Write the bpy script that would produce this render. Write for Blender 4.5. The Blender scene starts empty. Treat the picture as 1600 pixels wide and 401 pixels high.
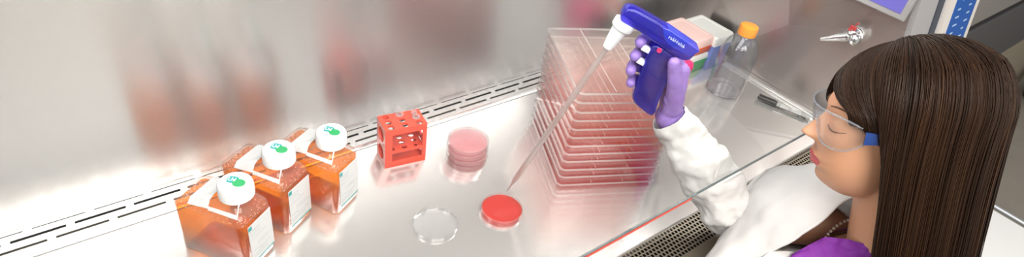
import bpy, bmesh, math, random
from mathutils import Vector, Matrix, noise
import numpy as np

random.seed(7)
PI = math.pi
sc = bpy.context.scene
COL = sc.collection

# ------------------------------------------------------------------ camera
cam_d = bpy.data.cameras.new('camera')
cam = bpy.data.objects.new('camera', cam_d)
COL.objects.link(cam)
cam_d.sensor_fit = 'HORIZONTAL'
cam_d.sensor_width = 36.0
cam_d.lens = 962.0952 * 36.0 / 1600.0
cam_d.clip_start = 0.02
cam.matrix_world = Matrix(((0.78620785, 0.283845, -0.54891642, 0.0),
                           (-0.60288995, 0.54730192, -0.5805035, 0.0),
                           (0.13565, 0.7873326, 0.60142036, 0.87),
                           (0, 0, 0, 1)))
sc.camera = cam

# ------------------------------------------------------------------ colour management, world, lamps
sc.view_settings.view_transform = 'Standard'
sc.view_settings.look = 'None'
sc.view_settings.gamma = 1.0
sc.view_settings.use_curve_mapping = False
sc.view_settings.exposure = 0.0
sc.cycles.use_denoising = True
sc.cycles.max_bounces = 14
sc.cycles.transparent_max_bounces = 200
sc.cycles.transmission_bounces = 12
sc.cycles.glossy_bounces = 5
sc.cycles.diffuse_bounces = 3
sc.cycles.caustics_reflective = False
sc.cycles.sample_clamp_indirect = 6.0

world = bpy.data.worlds.new('lab_light')
sc.world = world
world.use_nodes = True
wb = world.node_tree.nodes['Background']
wb.inputs[0].default_value = (1.0, 0.97, 0.93, 1)
wb.inputs[1].default_value = 0.72


def area(name, loc, rot, sx, sy, watts, col=(1, 1, 1)):
    d = bpy.data.lights.new(name, 'AREA')
    d.shape = 'RECTANGLE'
    d.size, d.size_y, d.energy, d.color = sx, sy, watts, col
    o = bpy.data.objects.new(name, d)
    o.location = loc
    o.rotation_euler = rot
    COL.objects.link(o)
    return o


area('cabinet_lamp', (0.62, 0.62, 0.755), (0, 0, 0), 1.75, 0.30, 13.0, (1, 0.985, 0.96))
area('front_fill_light', (0.1, -0.9, 1.75), (math.radians(48), 0, math.radians(-12)), 1.8, 1.0, 62.0, (1, 0.95, 0.88))  # unseen area light added behind the camera to brighten faces turned towards it


# ------------------------------------------------------------------ materials
def mat(name, build):
    m = bpy.data.materials.new(name)
    m.use_nodes = True
    nt = m.node_tree
    nt.nodes.clear()
    out = nt.nodes.new('ShaderNodeOutputMaterial')
    nt.links.new(build(nt), out.inputs['Surface'])
    return m


def N(nt, kind, **kw):
    n = nt.nodes.new(kind)
    for k, v in kw.items():
        if k in n.inputs:
            n.inputs[k].default_value = v
        else:
            setattr(n, k, v)
    return n


def c4(c):
    return (c[0], c[1], c[2], 1.0)


def plain(name, col, rough=0.5, metal=0.0, spec=0.5, bump=0.0, bscale=60.0, coat=0.0, sss=0.0, sub=None, var=0.0, vscale=6.0):
    def b(nt):
        p = N(nt, 'ShaderNodeBsdfPrincipled')
        p.inputs['Base Color'].default_value = c4(col)
        p.inputs['Roughness'].default_value = rough
        p.inputs['Metallic'].default_value = metal
        p.inputs['Specular IOR Level'].default_value = spec
        p.inputs['Coat Weight'].default_value = coat
        if sss:
            p.inputs['Subsurface Weight'].default_value = sss
            p.inputs['Subsurface Radius'].default_value = sub or (0.01, 0.004, 0.002)
            p.inputs['Subsurface Scale'].default_value = 1.0
        tc = N(nt, 'ShaderNodeTexCoord')
        if var:
            nz = N(nt, 'ShaderNodeTexNoise')
            nz.inputs['Scale'].default_value = vscale
            nt.links.new(tc.outputs['Object'], nz.inputs['Vector'])
            mx = N(nt, 'ShaderNodeMixRGB')
            mx.inputs['Color1'].default_value = c4([x * (1 - var) for x in col])
            mx.inputs['Color2'].default_value = c4([min(1, x * (1 + var)) for x in col])
            nt.links.new(nz.outputs['Fac'], mx.inputs['Fac'])
            nt.links.new(mx.outputs['Color'], p.inputs['Base Color'])
        if bump:
            nz = N(nt, 'ShaderNodeTexNoise')
            nz.inputs['Scale'].default_value = bscale
            nz.inputs['Detail'].default_value = 4
            nt.links.new(tc.outputs['Object'], nz.inputs['Vector'])
            bp = N(nt, 'ShaderNodeBump')
            bp.inputs['Strength'].default_value = bump
            bp.inputs['Distance'].default_value = 0.01
            nt.links.new(nz.outputs['Fac'], bp.inputs['Height'])
            nt.links.new(bp.outputs['Normal'], p.inputs['Normal'])
        return p.outputs[0]
    return mat(name, b)


def steel(name, col, rough, metal, aniso, axis, stretch):
    """brushed stainless steel: stretched noise varies the roughness, grain along `axis`"""
    def b(nt):
        p = N(nt, 'ShaderNodeBsdfPrincipled')
        p.inputs['Base Color'].default_value = c4(col)
        p.inputs['Metallic'].default_value = metal
        p.inputs['Anisotropic'].default_value = aniso
        tc = N(nt, 'ShaderNodeTexCoord')
        mp = N(nt, 'ShaderNodeMapping')
        mp.inputs['Scale'].default_value = stretch
        nt.links.new(tc.outputs['Object'], mp.inputs['Vector'])
        nz = N(nt, 'ShaderNodeTexNoise')
        nz.inputs['Scale'].default_value = 1.0
        nz.inputs['Detail'].default_value = 5
        nt.links.new(mp.outputs['Vector'], nz.inputs['Vector'])
        mr = N(nt, 'ShaderNodeMapRange')
        mr.inputs['To Min'].default_value = rough * 0.95
        mr.inputs['To Max'].default_value = rough * 1.05
        nt.links.new(nz.outputs['Fac'], mr.inputs['Value'])
        nt.links.new(mr.outputs['Result'], p.inputs['Roughness'])
        if aniso:
            cv = N(nt, 'ShaderNodeCombineXYZ')
            for i in range(3):
                cv.inputs[i].default_value = axis[i]
            nt.links.new(cv.outputs[0], p.inputs['Tangent'])
        return p.outputs[0]
    return mat(name, b)


def schlick(nt, ior):
    """fresnel reflectance that is the same from both sides of a thin sheet"""
    f0 = ((ior - 1) / (ior + 1)) ** 2
    lw = N(nt, 'ShaderNodeLayerWeight')
    lw.inputs['Blend'].default_value = 0.5
    pw = N(nt, 'ShaderNodeMath', operation='POWER')
    pw.inputs[1].default_value = 5.0
    nt.links.new(lw.outputs['Facing'], pw.inputs[0])
    ma = N(nt, 'ShaderNodeMath', operation='MULTIPLY_ADD')
    ma.inputs[1].default_value = 1 - f0
    ma.inputs[2].default_value = f0
    nt.links.new(pw.outputs[0], ma.inputs[0])
    return ma


def clear(name, tint=(0.97, 0.98, 0.98), haze=0.0, haze_col=(1, 1, 1), ior=1.45, rough=0.03):
    """thin clear plastic or glass: sees straight through, fresnel gloss, a little milky haze"""
    def b(nt):
        t = N(nt, 'ShaderNodeBsdfTransparent')
        t.inputs['Color'].default_value = c4(tint)
        g = N(nt, 'ShaderNodeBsdfGlossy')
        g.inputs['Roughness'].default_value = rough
        fr = schlick(nt, ior)
        mx = N(nt, 'ShaderNodeMixShader')
        nt.links.new(fr.outputs[0], mx.inputs['Fac'])
        if haze:
            d = N(nt, 'ShaderNodeBsdfDiffuse')
            d.inputs['Color'].default_value = c4(haze_col)
            tl = N(nt, 'ShaderNodeBsdfTranslucent')
            tl.inputs['Color'].default_value = c4(haze_col)
            dm = N(nt, 'ShaderNodeMixShader')
            dm.inputs['Fac'].default_value = 0.5
            nt.links.new(d.outputs[0], dm.inputs[1])
            nt.links.new(tl.outputs[0], dm.inputs[2])
            hm = N(nt, 'ShaderNodeMixShader')
            hm.inputs['Fac'].default_value = haze
            nt.links.new(t.outputs[0], hm.inputs[1])
            nt.links.new(dm.outputs[0], hm.inputs[2])
            nt.links.new(hm.outputs[0], mx.inputs[1])
        else:
            nt.links.new(t.outputs[0], mx.inputs[1])
        nt.links.new(g.outputs[0], mx.inputs[2])
        return mx.outputs[0]
    return mat(name, b)


def liquid(name, col, w_refr=0.4, w_trans=0.3, w_diff=0.3, ior=1.33, rough=0.0, dcol=None, gloss=1.2):
    """coloured translucent liquid or plastic: refraction, straight transmission and scatter"""
    def b(nt):
        r = N(nt, 'ShaderNodeBsdfRefraction')
        r.inputs['Color'].default_value = c4(col)
        r.inputs['IOR'].default_value = ior
        r.inputs['Roughness'].default_value = rough
        t = N(nt, 'ShaderNodeBsdfTransparent')
        t.inputs['Color'].default_value = c4(col)
        dc = dcol or col
        d = N(nt, 'ShaderNodeBsdfDiffuse')
        d.inputs['Color'].default_value = c4(dc)
        tl = N(nt, 'ShaderNodeBsdfTranslucent')
        tl.inputs['Color'].default_value = c4(dc)
        m1 = N(nt, 'ShaderNodeMixShader')
        m1.inputs['Fac'].default_value = w_trans / max(1e-4, w_refr + w_trans)
        nt.links.new(r.outputs[0], m1.inputs[1])
        nt.links.new(t.outputs[0], m1.inputs[2])
        m2 = N(nt, 'ShaderNodeMixShader')
        m2.inputs['Fac'].default_value = 0.5
        nt.links.new(d.outputs[0], m2.inputs[1])
        nt.links.new(tl.outputs[0], m2.inputs[2])
        m3 = N(nt, 'ShaderNodeMixShader')
        m3.inputs['Fac'].default_value = w_diff
        nt.links.new(m1.outputs[0], m3.inputs[1])
        nt.links.new(m2.outputs[0], m3.inputs[2])
        g = N(nt, 'ShaderNodeBsdfGlossy')
        g.inputs['Roughness'].default_value = 0.05
        fr = schlick(nt, gloss)
        m4 = N(nt, 'ShaderNodeMixShader')
        nt.links.new(fr.outputs[0], m4.inputs['Fac'])
        nt.links.new(m3.outputs[0], m4.inputs[1])
        nt.links.new(g.outputs[0], m4.inputs[2])
        return m4.outputs[0]
    return mat(name, b)


M = {}
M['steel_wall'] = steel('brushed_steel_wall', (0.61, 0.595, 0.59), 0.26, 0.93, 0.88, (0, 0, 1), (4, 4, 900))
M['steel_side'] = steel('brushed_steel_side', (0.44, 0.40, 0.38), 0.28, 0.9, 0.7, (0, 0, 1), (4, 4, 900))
M['steel_deck'] = steel('satin_steel_deck', (0.85, 0.835, 0.81), 0.17, 0.76, 0.0, (1, 0, 0), (40, 240, 3))
M['steel_trim'] = steel('steel_trim', (0.82, 0.82, 0.80), 0.25, 0.9, 0.0, (1, 0, 0), (10, 200, 10))
M['steel_sill'] = steel('dull_steel_sill', (0.36, 0.32, 0.25), 0.42, 0.85, 0.0, (1, 0, 0), (10, 200, 10))
M['dark_gap'] = plain('dark_gap', (0.006, 0.006, 0.006), 1.0, spec=0.0)
M['sash_glass'] = clear('sash_glass', (0.985, 0.99, 0.988), 0.0, ior=1.42, rough=0.0)
M['sash_edge'] = plain('glass_edge', (0.07, 0.10, 0.10), 0.35)
M['red_reflection'] = plain('red_reflection', (0.75, 0.10, 0.07), 0.4)  # reflected red of the dish stack, put into a surface colour
M['frame_grey'] = plain('frame_grey', (0.52, 0.51, 0.52), 0.35, 0.3)
M['gasket'] = plain('gasket', (0.06, 0.07, 0.09), 0.5)
M['panel_white'] = plain('panel_white', (0.74, 0.70, 0.66), 0.4)
M['panel_blue'] = plain('panel_blue', (0.010, 0.10, 0.42), 0.35)
M['panel_mark'] = plain('panel_mark', (0.45, 0.62, 0.85), 0.4)
M['room_grey'] = plain('room_grey', (0.22, 0.20, 0.18), 0.6, var=0.1)
M['floor_grey'] = plain('floor_vinyl', (0.34, 0.31, 0.27), 0.5, var=0.12, vscale=9)
M['bench_dark'] = plain('bench_dark', (0.075, 0.075, 0.078), 0.5)
M['bench_mid'] = plain('bench_mid', (0.25, 0.235, 0.22), 0.5)
M['bench_beige'] = plain('bench_beige', (0.30, 0.27, 0.20), 0.55)
M['black'] = plain('black_plastic', (0.015, 0.015, 0.016), 0.4)
M['white_paint'] = plain('white_paint', (0.82, 0.82, 0.82), 0.45)
M['rail_steel'] = plain('rail_steel', (0.5, 0.52, 0.55), 0.3, 0.8)
M['bottle_clear'] = clear('bottle_plastic', (0.995, 0.985, 0.98), 0.015, (1, 0.88, 0.84), ior=1.27, rough=0.03)
M['bottle_shoulder'] = clear('bottle_shoulder', (0.99, 0.95, 0.93), 0.18, (1, 0.66, 0.56), ior=1.5, rough=0.05)
M['orange_liquid'] = liquid('orange_medium', (1.0, 0.52, 0.045), 0.10, 0.68, 0.22, 1.33, 0.0, (1.0, 0.38, 0.005))
M['red_liquid'] = liquid('red_medium', (1.0, 0.25, 0.20), 0.15, 0.40, 0.45, 1.33, 0.0, (0.95, 0.20, 0.175))
M['pink_agar'] = clear('pink_agar', (1.0, 0.93, 0.94), 0.34, (1.0, 0.45, 0.48), ior=1.05)
M['pink_foam'] = plain('pink_foam', (0.90, 0.52, 0.45), 0.4, bump=0.4, bscale=250, var=0.25, vscale=160)
M['cap_white'] = plain('cap_white', (0.86, 0.86, 0.86), 0.38)
M['label_white'] = plain('label_white', (0.72, 0.72, 0.72), 0.5)
M['label_print'] = plain('label_print', (0.52, 0.54, 0.55), 0.5)
M['logo_teal'] = plain('logo_teal', (0.0, 0.30, 0.30), 0.4)
M['logo_green'] = plain('logo_green', (0.005, 0.32, 0.09), 0.4)
M['rack_red'] = plain('rack_red', (0.74, 0.075, 0.038), 0.35, sss=0.05, sub=(0.02, 0.004, 0.002))
M['tube_clear'] = clear('tube_clear', (0.96, 0.96, 0.97), 0.25, (1, 1, 1))
M['dish_clear'] = clear('dish_clear', (0.997, 0.99, 0.99), 0.10, (1, 0.90, 0.90), ior=1.3, rough=0.03)
M['square_clear'] = clear('square_dish_clear', (0.999, 0.998, 0.997), 0.014, (1, 0.97, 0.95), ior=1.18, rough=0.04)
M['square_wall'] = clear('square_dish_wall', (0.995, 0.985, 0.985), 0.08, (1, 0.85, 0.83), ior=1.3, rough=0.04)
M['square_rim'] = clear('square_dish_rim', (0.995, 0.985, 0.985), 0.42, (1, 0.96, 0.94), ior=1.5, rough=0.04)
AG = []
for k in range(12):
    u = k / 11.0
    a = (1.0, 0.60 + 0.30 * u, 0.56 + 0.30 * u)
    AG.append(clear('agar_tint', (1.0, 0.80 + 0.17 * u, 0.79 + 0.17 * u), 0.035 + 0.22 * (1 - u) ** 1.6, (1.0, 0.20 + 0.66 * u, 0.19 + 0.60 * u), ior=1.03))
M['blue_plastic'] = liquid('blue_translucent', (0.42, 0.36, 0.97), 0.0, 0.45, 0.55, 1.45, 0.0, (0.035, 0.030, 0.55), gloss=1.6)
M['inner_dark'] = plain('inner_mechanism', (0.10, 0.02, 0.05), 0.4)
M['strip_blue'] = plain('strip_blue', (0.010, 0.012, 0.22), 0.3)
M['blue_solid'] = plain('blue_plastic', (0.020, 0.035, 0.50), 0.22, coat=0.4)
M['trigger_white'] = plain('trigger_white', (0.86, 0.86, 0.88), 0.35)
M['cone_white'] = plain('cone_white', (0.84, 0.86, 0.88), 0.4)
M['pink_button'] = plain('pink_button', (0.9, 0.03, 0.16), 0.4)
M['pipette_clear'] = clear('pipette_clear', (0.82, 0.80, 0.79), 0.26, (0.97, 0.90, 0.88), ior=1.7)
M['pipette_mark'] = plain('pipette_mark', (0.30, 0.12, 0.10), 0.5)
M['pipette_fluid'] = clear('pipette_fluid', (0.98, 0.80, 0.78), 0.25, (1, 0.8, 0.78), ior=1.3)
M['tip_lid_pink'] = plain('lid_pink', (0.90, 0.62, 0.58), 0.4)
M['tip_orange'] = plain('box_orange', (0.90, 0.13, 0.03), 0.4)
M['tip_lid_white'] = plain('lid_white', (0.80, 0.80, 0.77), 0.4)
M['tip_green'] = plain('box_green', (0.01, 0.42, 0.16), 0.4)
M['tip_blue'] = plain('box_blue', (0.22, 0.30, 0.72), 0.4)
M['tip_pink'] = plain('box_hot_pink', (0.92, 0.03, 0.22), 0.4)
M['cap_orange'] = plain('cap_orange', (0.98, 0.33, 0.0), 0.4)
M['flask_clear'] = clear('flask_clear', (0.93, 0.935, 0.95), 0.04, (1, 1, 1), ior=1.5, rough=0.02)
M['marker_body'] = plain('marker_body', (0.50, 0.51, 0.51), 0.3)
M['marker_label'] = plain('marker_label', (0.72, 0.72, 0.72), 0.4)
M['chrome'] = plain('chrome', (0.80, 0.82, 0.83), 0.15, 1.0)
M['red_tag'] = plain('red_tag', (0.62, 0.06, 0.06), 0.4)
M['screen'] = mat('lit_screen', lambda nt: N(nt, 'ShaderNodeEmission', Color=(0.30, 0.26, 0.95, 1), Strength=1.0).outputs[0])
M['screen_frame'] = plain('screen_frame', (0.52, 0.50, 0.50), 0.4)
M['skin'] = plain('skin', (0.70, 0.365, 0.215), 0.45, sss=0.25, sub=(0.012, 0.005, 0.003), bump=0.03, bscale=300)
M['lips'] = plain('lips', (0.62, 0.10, 0.11), 0.35)
M['lash'] = plain('lash', (0.09, 0.045, 0.025), 0.7)
M['coat'] = plain('coat_cotton', (0.66, 0.65, 0.64), 0.85, spec=0.2, bump=0.12, bscale=18)
M['blouse'] = plain('purple_blouse', (0.24, 0.035, 0.36), 0.6, spec=0.3, bump=0.25, bscale=22)
M['glove'] = plain('purple_glove', (0.30, 0.19, 0.56), 0.45, bump=0.10, bscale=70)
M['pearl'] = plain('pearl', (0.80, 0.68, 0.58), 0.2, coat=0.5)
M['trousers'] = plain('dark_trousers', (0.03, 0.03, 0.04), 0.8)
M['shoe'] = plain('shoe_black', (0.02, 0.02, 0.02), 0.4)
M['lens'] = clear('goggle_lens', (0.96, 0.97, 0.985), 0.015, (1, 1, 1), ior=1.45, rough=0.0)
M['lens_rim'] = clear('goggle_rim', (0.88, 0.92, 0.97), 0.22, (0.85, 0.92, 1), ior=1.5)
M['goggle_blue'] = plain('goggle_blue', (0.014, 0.055, 0.25), 0.3)


def hair_mat(nt):
    p = N(nt, 'ShaderNodeBsdfPrincipled')
    at = N(nt, 'ShaderNodeAttribute', attribute_name='strand')
    rp = N(nt, 'ShaderNodeValToRGB')
    e = rp.color_ramp.elements
    e[0].position, e[0].color = 0.0, (0.014, 0.006, 0.003, 1)
    e[1].position, e[1].color = 1.0, (0.15, 0.062, 0.022, 1)
    m = rp.color_ramp.elements.new(0.6)
    m.color = (0.036, 0.015, 0.006, 1)
    nt.links.new(at.outputs['Fac'], rp.inputs['Fac'])
    nt.links.new(rp.outputs['Color'], p.inputs['Base Color'])
    p.inputs['Roughness'].default_value = 0.42
    p.inputs['Specular IOR Level'].default_value = 0.20
    return p.outputs[0]


M['hair'] = mat('brown_hair', hair_mat)


# ------------------------------------------------------------------ mesh helpers
def link(name, bm, m, parent=None, smooth=False, world=False, kind=None):
    me = bpy.data.meshes.new(name)
    bmesh.ops.recalc_face_normals(bm, faces=bm.faces[:])
    bm.to_mesh(me)
    bm.free()
    for x in (m if isinstance(m, (list, tuple)) else [m]):
        me.materials.append(x)
    if smooth:
        for p in me.polygons:
            p.use_smooth = True
        try:
            me.set_sharp_from_angle(angle=math.radians(smooth if smooth > 1 else 42))
        except Exception:
            pass
    o = bpy.data.objects.new(name, me)
    COL.objects.link(o)
    if parent is not None:
        o.parent = parent
        if world:
            o.matrix_parent_inverse = root_matrix(parent).inverted()
    if kind:
        o['kind'] = kind
    return o


def root_matrix(p):
    m = Matrix.LocRotScale(p.location, p.rotation_euler, None)
    return m if p.parent is None else root_matrix(p.parent) @ p.matrix_parent_inverse @ m


def tag(o, label, cat, group=None):
    o['label'] = label
    o['category'] = cat
    if group:
        o['group'] = group
    return o


def thing(name, label, cat, loc=(0, 0, 0), rz=0.0, group=None):
    o = bpy.data.objects.new(name, None)
    o.empty_display_size = 0.05
    COL.objects.link(o)
    o.location = loc
    o.rotation_euler = (0, 0, rz)
    return tag(o, label, cat, group)


def dup(root, loc, rz, label, group=None):
    r = root.copy()
    COL.objects.link(r)
    r.location = loc
    r.rotation_euler = (0, 0, rz)
    r['label'] = label
    if group:
        r['group'] = group
    for ch in list(root.children):
        c = ch.copy()
        COL.objects.link(c)
        c.parent = r
        for g in list(ch.children):
            d = g.copy()
            COL.objects.link(d)
            d.parent = c
    return r


def new():
    return bmesh.new()


def box(bm, x0, x1, y0, y1, z0, z1, bev=0.0, T=None, mi=0):
    v = [bm.verts.new(p) for p in ((x0, y0, z0), (x1, y0, z0), (x1, y1, z0), (x0, y1, z0), (x0, y0, z1), (x1, y0, z1), (x1, y1, z1), (x0, y1, z1))]
    fs = [bm.faces.new([v[i] for i in q]) for q in ((0, 3, 2, 1), (4, 5, 6, 7), (0, 1, 5, 4), (1, 2, 6, 5), (2, 3, 7, 6), (3, 0, 4, 7))]
    for f in fs:
        f.material_index = mi
    if bev:
        es = list({e for f in fs for e in f.edges})
        r = bmesh.ops.bevel(bm, geom=es, offset=bev, segments=2, profile=0.5, affect='EDGES')
        v = list({q for f in r['faces'] for q in f.verts} | {q for q in v if q.is_valid})
    if T is not None:
        bmesh.ops.transform(bm, matrix=T, verts=v)
    return bm


def loft(bm, rings, cap0=True, cap1=True, mi=0, closed=True):
    """rings: lists of equal length of points"""
    vs = [[bm.verts.new(p) for p in r] for r in rings]
    n = len(vs[0])
    for a, b in zip(vs, vs[1:]):
        for i in range(n if closed else n - 1):
            j = (i + 1) % n
            f = bm.faces.new((a[i], a[j], b[j], b[i]))
            f.material_index = mi
    if cap0 and closed:
        bm.faces.new(list(reversed(vs[0]))).material_index = mi
    if cap1 and closed:
        bm.faces.new(vs[-1]).material_index = mi
    return vs


def lathe(bm, prof, n=32, c=(0, 0, 0), cap0=True, cap1=True, mi=0):
    rings = [[(c[0] + r * math.cos(2 * PI * i / n), c[1] + r * math.sin(2 * PI * i / n), c[2] + z) for i in range(n)] for r, z in prof]
    loft(bm, rings, cap0, cap1, mi)
    return bm


def frame_of(d, up=Vector((0, 0, 1))):
    d = d.normalized()
    if abs(d.dot(up)) > 0.97:
        up = Vector((0, 1, 0))
    x = d.cross(up).normalized()
    return x, x.cross(d).normalized()


def tube(bm, pts, rad, n=10, cap=True, mi=0):
    pts = [Vector(p) for p in pts]
    rad = rad if isinstance(rad, (list, tuple)) else [rad] * len(pts)
    rings = []
    x = None
    for i, p in enumerate(pts):
        d = (pts[min(i + 1, len(pts) - 1)] - pts[max(i - 1, 0)]).normalized()
        if x is None:
            x, y = frame_of(d)
        else:
            x = (x - d * x.dot(d)).normalized()
            y = d.cross(x)
        rings.append([p + (x * math.cos(2 * PI * k / n) + y * math.sin(2 * PI * k / n)) * rad[i] for k in range(n)])
    loft(bm, rings, cap, cap, mi)
    return bm


def ball(bm, c, r, seg=12, mi=0, T=None):
    m = Matrix.Translation(c) @ (T if T is not None else Matrix.Identity(4))
    if not isinstance(r, (list, tuple)):
        r = (r, r, r)
    m = m @ Matrix.Diagonal((r[0], r[1], r[2], 1))
    g = bmesh.ops.create_uvsphere(bm, u_segments=seg, v_segments=max(6, seg // 2 + 1), radius=1.0, matrix=m)
    for v in g['verts']:
        for f in v.link_faces:
            f.material_index = mi
    return bm


def capsule(bm, a, b, ra, rb, n=14):
    a, b = Vector(a), Vector(b)
    d = (b - a)
    L = d.length
    if L < 1e-6:
        return ball(bm, a, ra, n)
    d /= L
    x, y = frame_of(d)
    prof = []
    for k in range(1, 6):
        t = PI / 2 * (1 - k / 5.0)
        prof.append((ra * math.cos(t), -ra * math.sin(t)))
    for k in range(0, 5):
        t = PI / 2 * k / 5.0
        prof.append((rb * math.cos(t), L + rb * math.sin(t)))
    rings = [[a + d * z + (x * math.cos(2 * PI * k / n) + y * math.sin(2 * PI * k / n)) * r for k in range(n)] for r, z in prof]
    loft(bm, rings)
    return bm


def remesh(bm, voxel, smooth=0, factor=0.5):
    """one continuous surface out of overlapping closed shapes"""
    me = bpy.data.meshes.new('tmp')
    bmesh.ops.recalc_face_normals(bm, faces=bm.faces[:])
    bm.to_mesh(me)
    bm.free()
    o = bpy.data.objects.new('tmp', me)
    COL.objects.link(o)
    r = o.modifiers.new('r', 'REMESH')
    r.mode = 'VOXEL'
    r.voxel_size = voxel
    if smooth:
        s = o.modifiers.new('s', 'SMOOTH')
        s.factor = factor
        s.iterations = smooth
    dg = bpy.context.evaluated_depsgraph_get()
    dg.update()
    m2 = bpy.data.meshes.new_from_object(o.evaluated_get(dg))
    out = bmesh.new()
    out.from_mesh(m2)
    bpy.data.objects.remove(o)
    bpy.data.meshes.remove(me)
    bpy.data.meshes.remove(m2)
    return out


def rrect(hx, hy, r, z, n=8, c=(0, 0)):
    """rounded rectangle ring, 4*n points"""
    pts = []
    for q, (sx, sy) in enumerate(((1, 1), (-1, 1), (-1, -1), (1, -1))):
        for k in range(n):
            t = PI / 2 * (q + k / (n - 1.0))
            pts.append((c[0] + sx * (hx - r) + r * math.cos(t), c[1] + sy * (hy - r) + r * math.sin(t), z))
    return pts


def circ(r, z, n=8):
    """circle ring matching the point order of rrect"""
    pts = []
    for q in range(4):
        for k in range(n):
            t = PI / 2 * (q + k / (n - 1.0)) * 1.0
            t = PI / 2 * q + (PI / 2) * (k + 0.5) / n
            pts.append((r * math.cos(t), r * math.sin(t), z))
    return pts


def holed(bm, us, vs, holes, thick, place, n=20):
    """plate over the cells of grid us x vs; holes[(i,j)] = radius; place(u,v,w) gives the point"""
    for i in range(len(us) - 1):
        for j in range(len(vs) - 1):
            u0, u1, v0, v1 = us[i], us[i + 1], vs[j], vs[j + 1]
            r = holes.get((i, j))
            if not r:
                P = [[bm.verts.new(place(u, v, w)) for u, v in ((u0, v0), (u1, v0), (u1, v1), (u0, v1))] for w in (0, thick)]
                bm.faces.new(P[0][::-1])
                bm.faces.new(P[1])
                for k in range(4):
                    bm.faces.new((P[0][k], P[0][(k + 1) % 4], P[1][(k + 1) % 4], P[1][k]))
                continue
            cu, cv = (u0 + u1) / 2, (v0 + v1) / 2
            hu, hv = (u1 - u0) / 2, (v1 - v0) / 2
            sq, ci = [], []
            for k in range(n):
                t = 2 * PI * (k + 0.5) / n
                c, s = math.cos(t), math.sin(t)
                m = max(abs(c), abs(s))
                sq.append((cu + hu * c / m, cv + hv * s / m))
                ci.append((cu + r * c, cv + r * s))
            L = [[bm.verts.new(place(u, v, w)) for u, v in ring] for ring, w in ((sq, 0), (ci, 0), (ci, thick), (sq, thick))]
            for a, b in zip(L, L[1:] + L[:1]):
                for k in range(n):
                    bm.faces.new((a[k], a[(k + 1) % n], b[(k + 1) % n], b[k]))
    return bm


# ================================================================== THE ROOM
b = new()
box(b, -2.5, 6.5, -2.6, 1.9, -0.80, -0.75)
link('floor', b, M['floor_grey'], kind='structure')
b = new()
box(b, 6.4, 6.5, -2.6, 1.9, -0.75, 2.0)
link('wall_right', b, M['room_grey'], kind='structure')
b = new()
box(b, -2.5, 6.4, 1.85, 1.9, -0.75, 2.0)
link('wall_back', b, M['room_grey'], kind='structure')

# ================================================================== THE CABINET
XL, XR = -0.32, 1.585          # inside faces of the side panels
YB = 1.006                     # face of the back panel
TAN = math.tan(math.radians(12))
YE, ZE = 0.368, 0.175          # lower edge of the sloping sash


def sl(z):
    return YE + (z - ZE) * TAN


bsc = thing('biosafety_cabinet', 'large stainless steel biosafety cabinet with sloping glass sash, the workspace everything stands in', 'cabinet', (0.63, 0.66, -0.75))


def cab(name, bm, m, parent=None, **k):
    return link(name, bm, m, parent or bsc, world=True, **k)


b = new()
box(b, XL - 0.015, XR + 0.015, YB, YB + 0.02, -0.06, 0.78)
cab('back_panel', b, M['steel_wall'])
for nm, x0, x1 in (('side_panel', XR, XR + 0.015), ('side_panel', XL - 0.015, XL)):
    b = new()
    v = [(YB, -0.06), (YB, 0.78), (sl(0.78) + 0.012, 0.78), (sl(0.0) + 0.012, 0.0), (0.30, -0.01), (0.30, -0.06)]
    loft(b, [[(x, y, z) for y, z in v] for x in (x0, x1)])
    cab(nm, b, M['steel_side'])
b = new()
box(b, XL - 0.015, XR + 0.015, sl(0.72) + 0.01, YB, 0.765, 0.78)
cab('top_panel', b, M['white_paint'])
# work tray, with a folded lip at the rear and a step at the front
b = new()
prof = [(0.425, -0.012), (0.425, -0.003), (0.428, 0.0), (0.930, 0.0), (0.936, 0.003), (0.940, 0.0075), (0.944, 0.0075), (0.948, 0.003), (0.950, -0.012)]
loft(b, [[(x, y, z) for y, z in prof] for x in (XL + 0.001, XR - 0.001)])
cab('work_surface', b, M['steel_deck'], smooth=30)
# rear exhaust strip: three rows of long slots over a dark plenum
b = new()
ys = [0.950, 0.9590, 0.9650, 0.9795, 0.9860, 0.9995, 1.0022, 1.0058]
pitch, gap = 0.0905, 0.0125
for r in range(7):
    y0, y1 = ys[r], ys[r + 1]
    z = 0.001
    if r in (1, 3, 5):
        off = (0.0, 0.03, 0.062)[(r - 1) // 2]
        x = XL - 0.05 + off
        while x < XR:
            a0, a1 = max(x, XL + 0.001), min(x + gap, XR - 0.001)
            if a1 > a0:
                box(b, a0, a1, y0, y1, z - 0.0015, z)
            x += pitch
    else:
        box(b, XL + 0.001, XR - 0.001, y0, y1, z - 0.0015, z)
cab('rear_grille', b, M['steel_trim'])
b = new()
box(b, XL + 0.001, XR - 0.001, 0.973, 1.0055, -0.020, -0.016)
box(b, XL + 0.001, XR - 0.001, 0.972, 0.973, -0.020, -0.001)
cab('rear_duct', b, M['dark_gap'])
b = new()
box(b, XL + 0.001, XR - 0.001, 0.951, 0.9715, -0.006, -0.004)
cab('slot_liner', b, M['steel_sill'])
# side rim
b = new()
box(b, XR - 0.018, XR - 0.0005, 0.43, 0.93, 0.0005, 0.010, 0.002)
cab('side_rim', b, M['steel_trim'])
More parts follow.
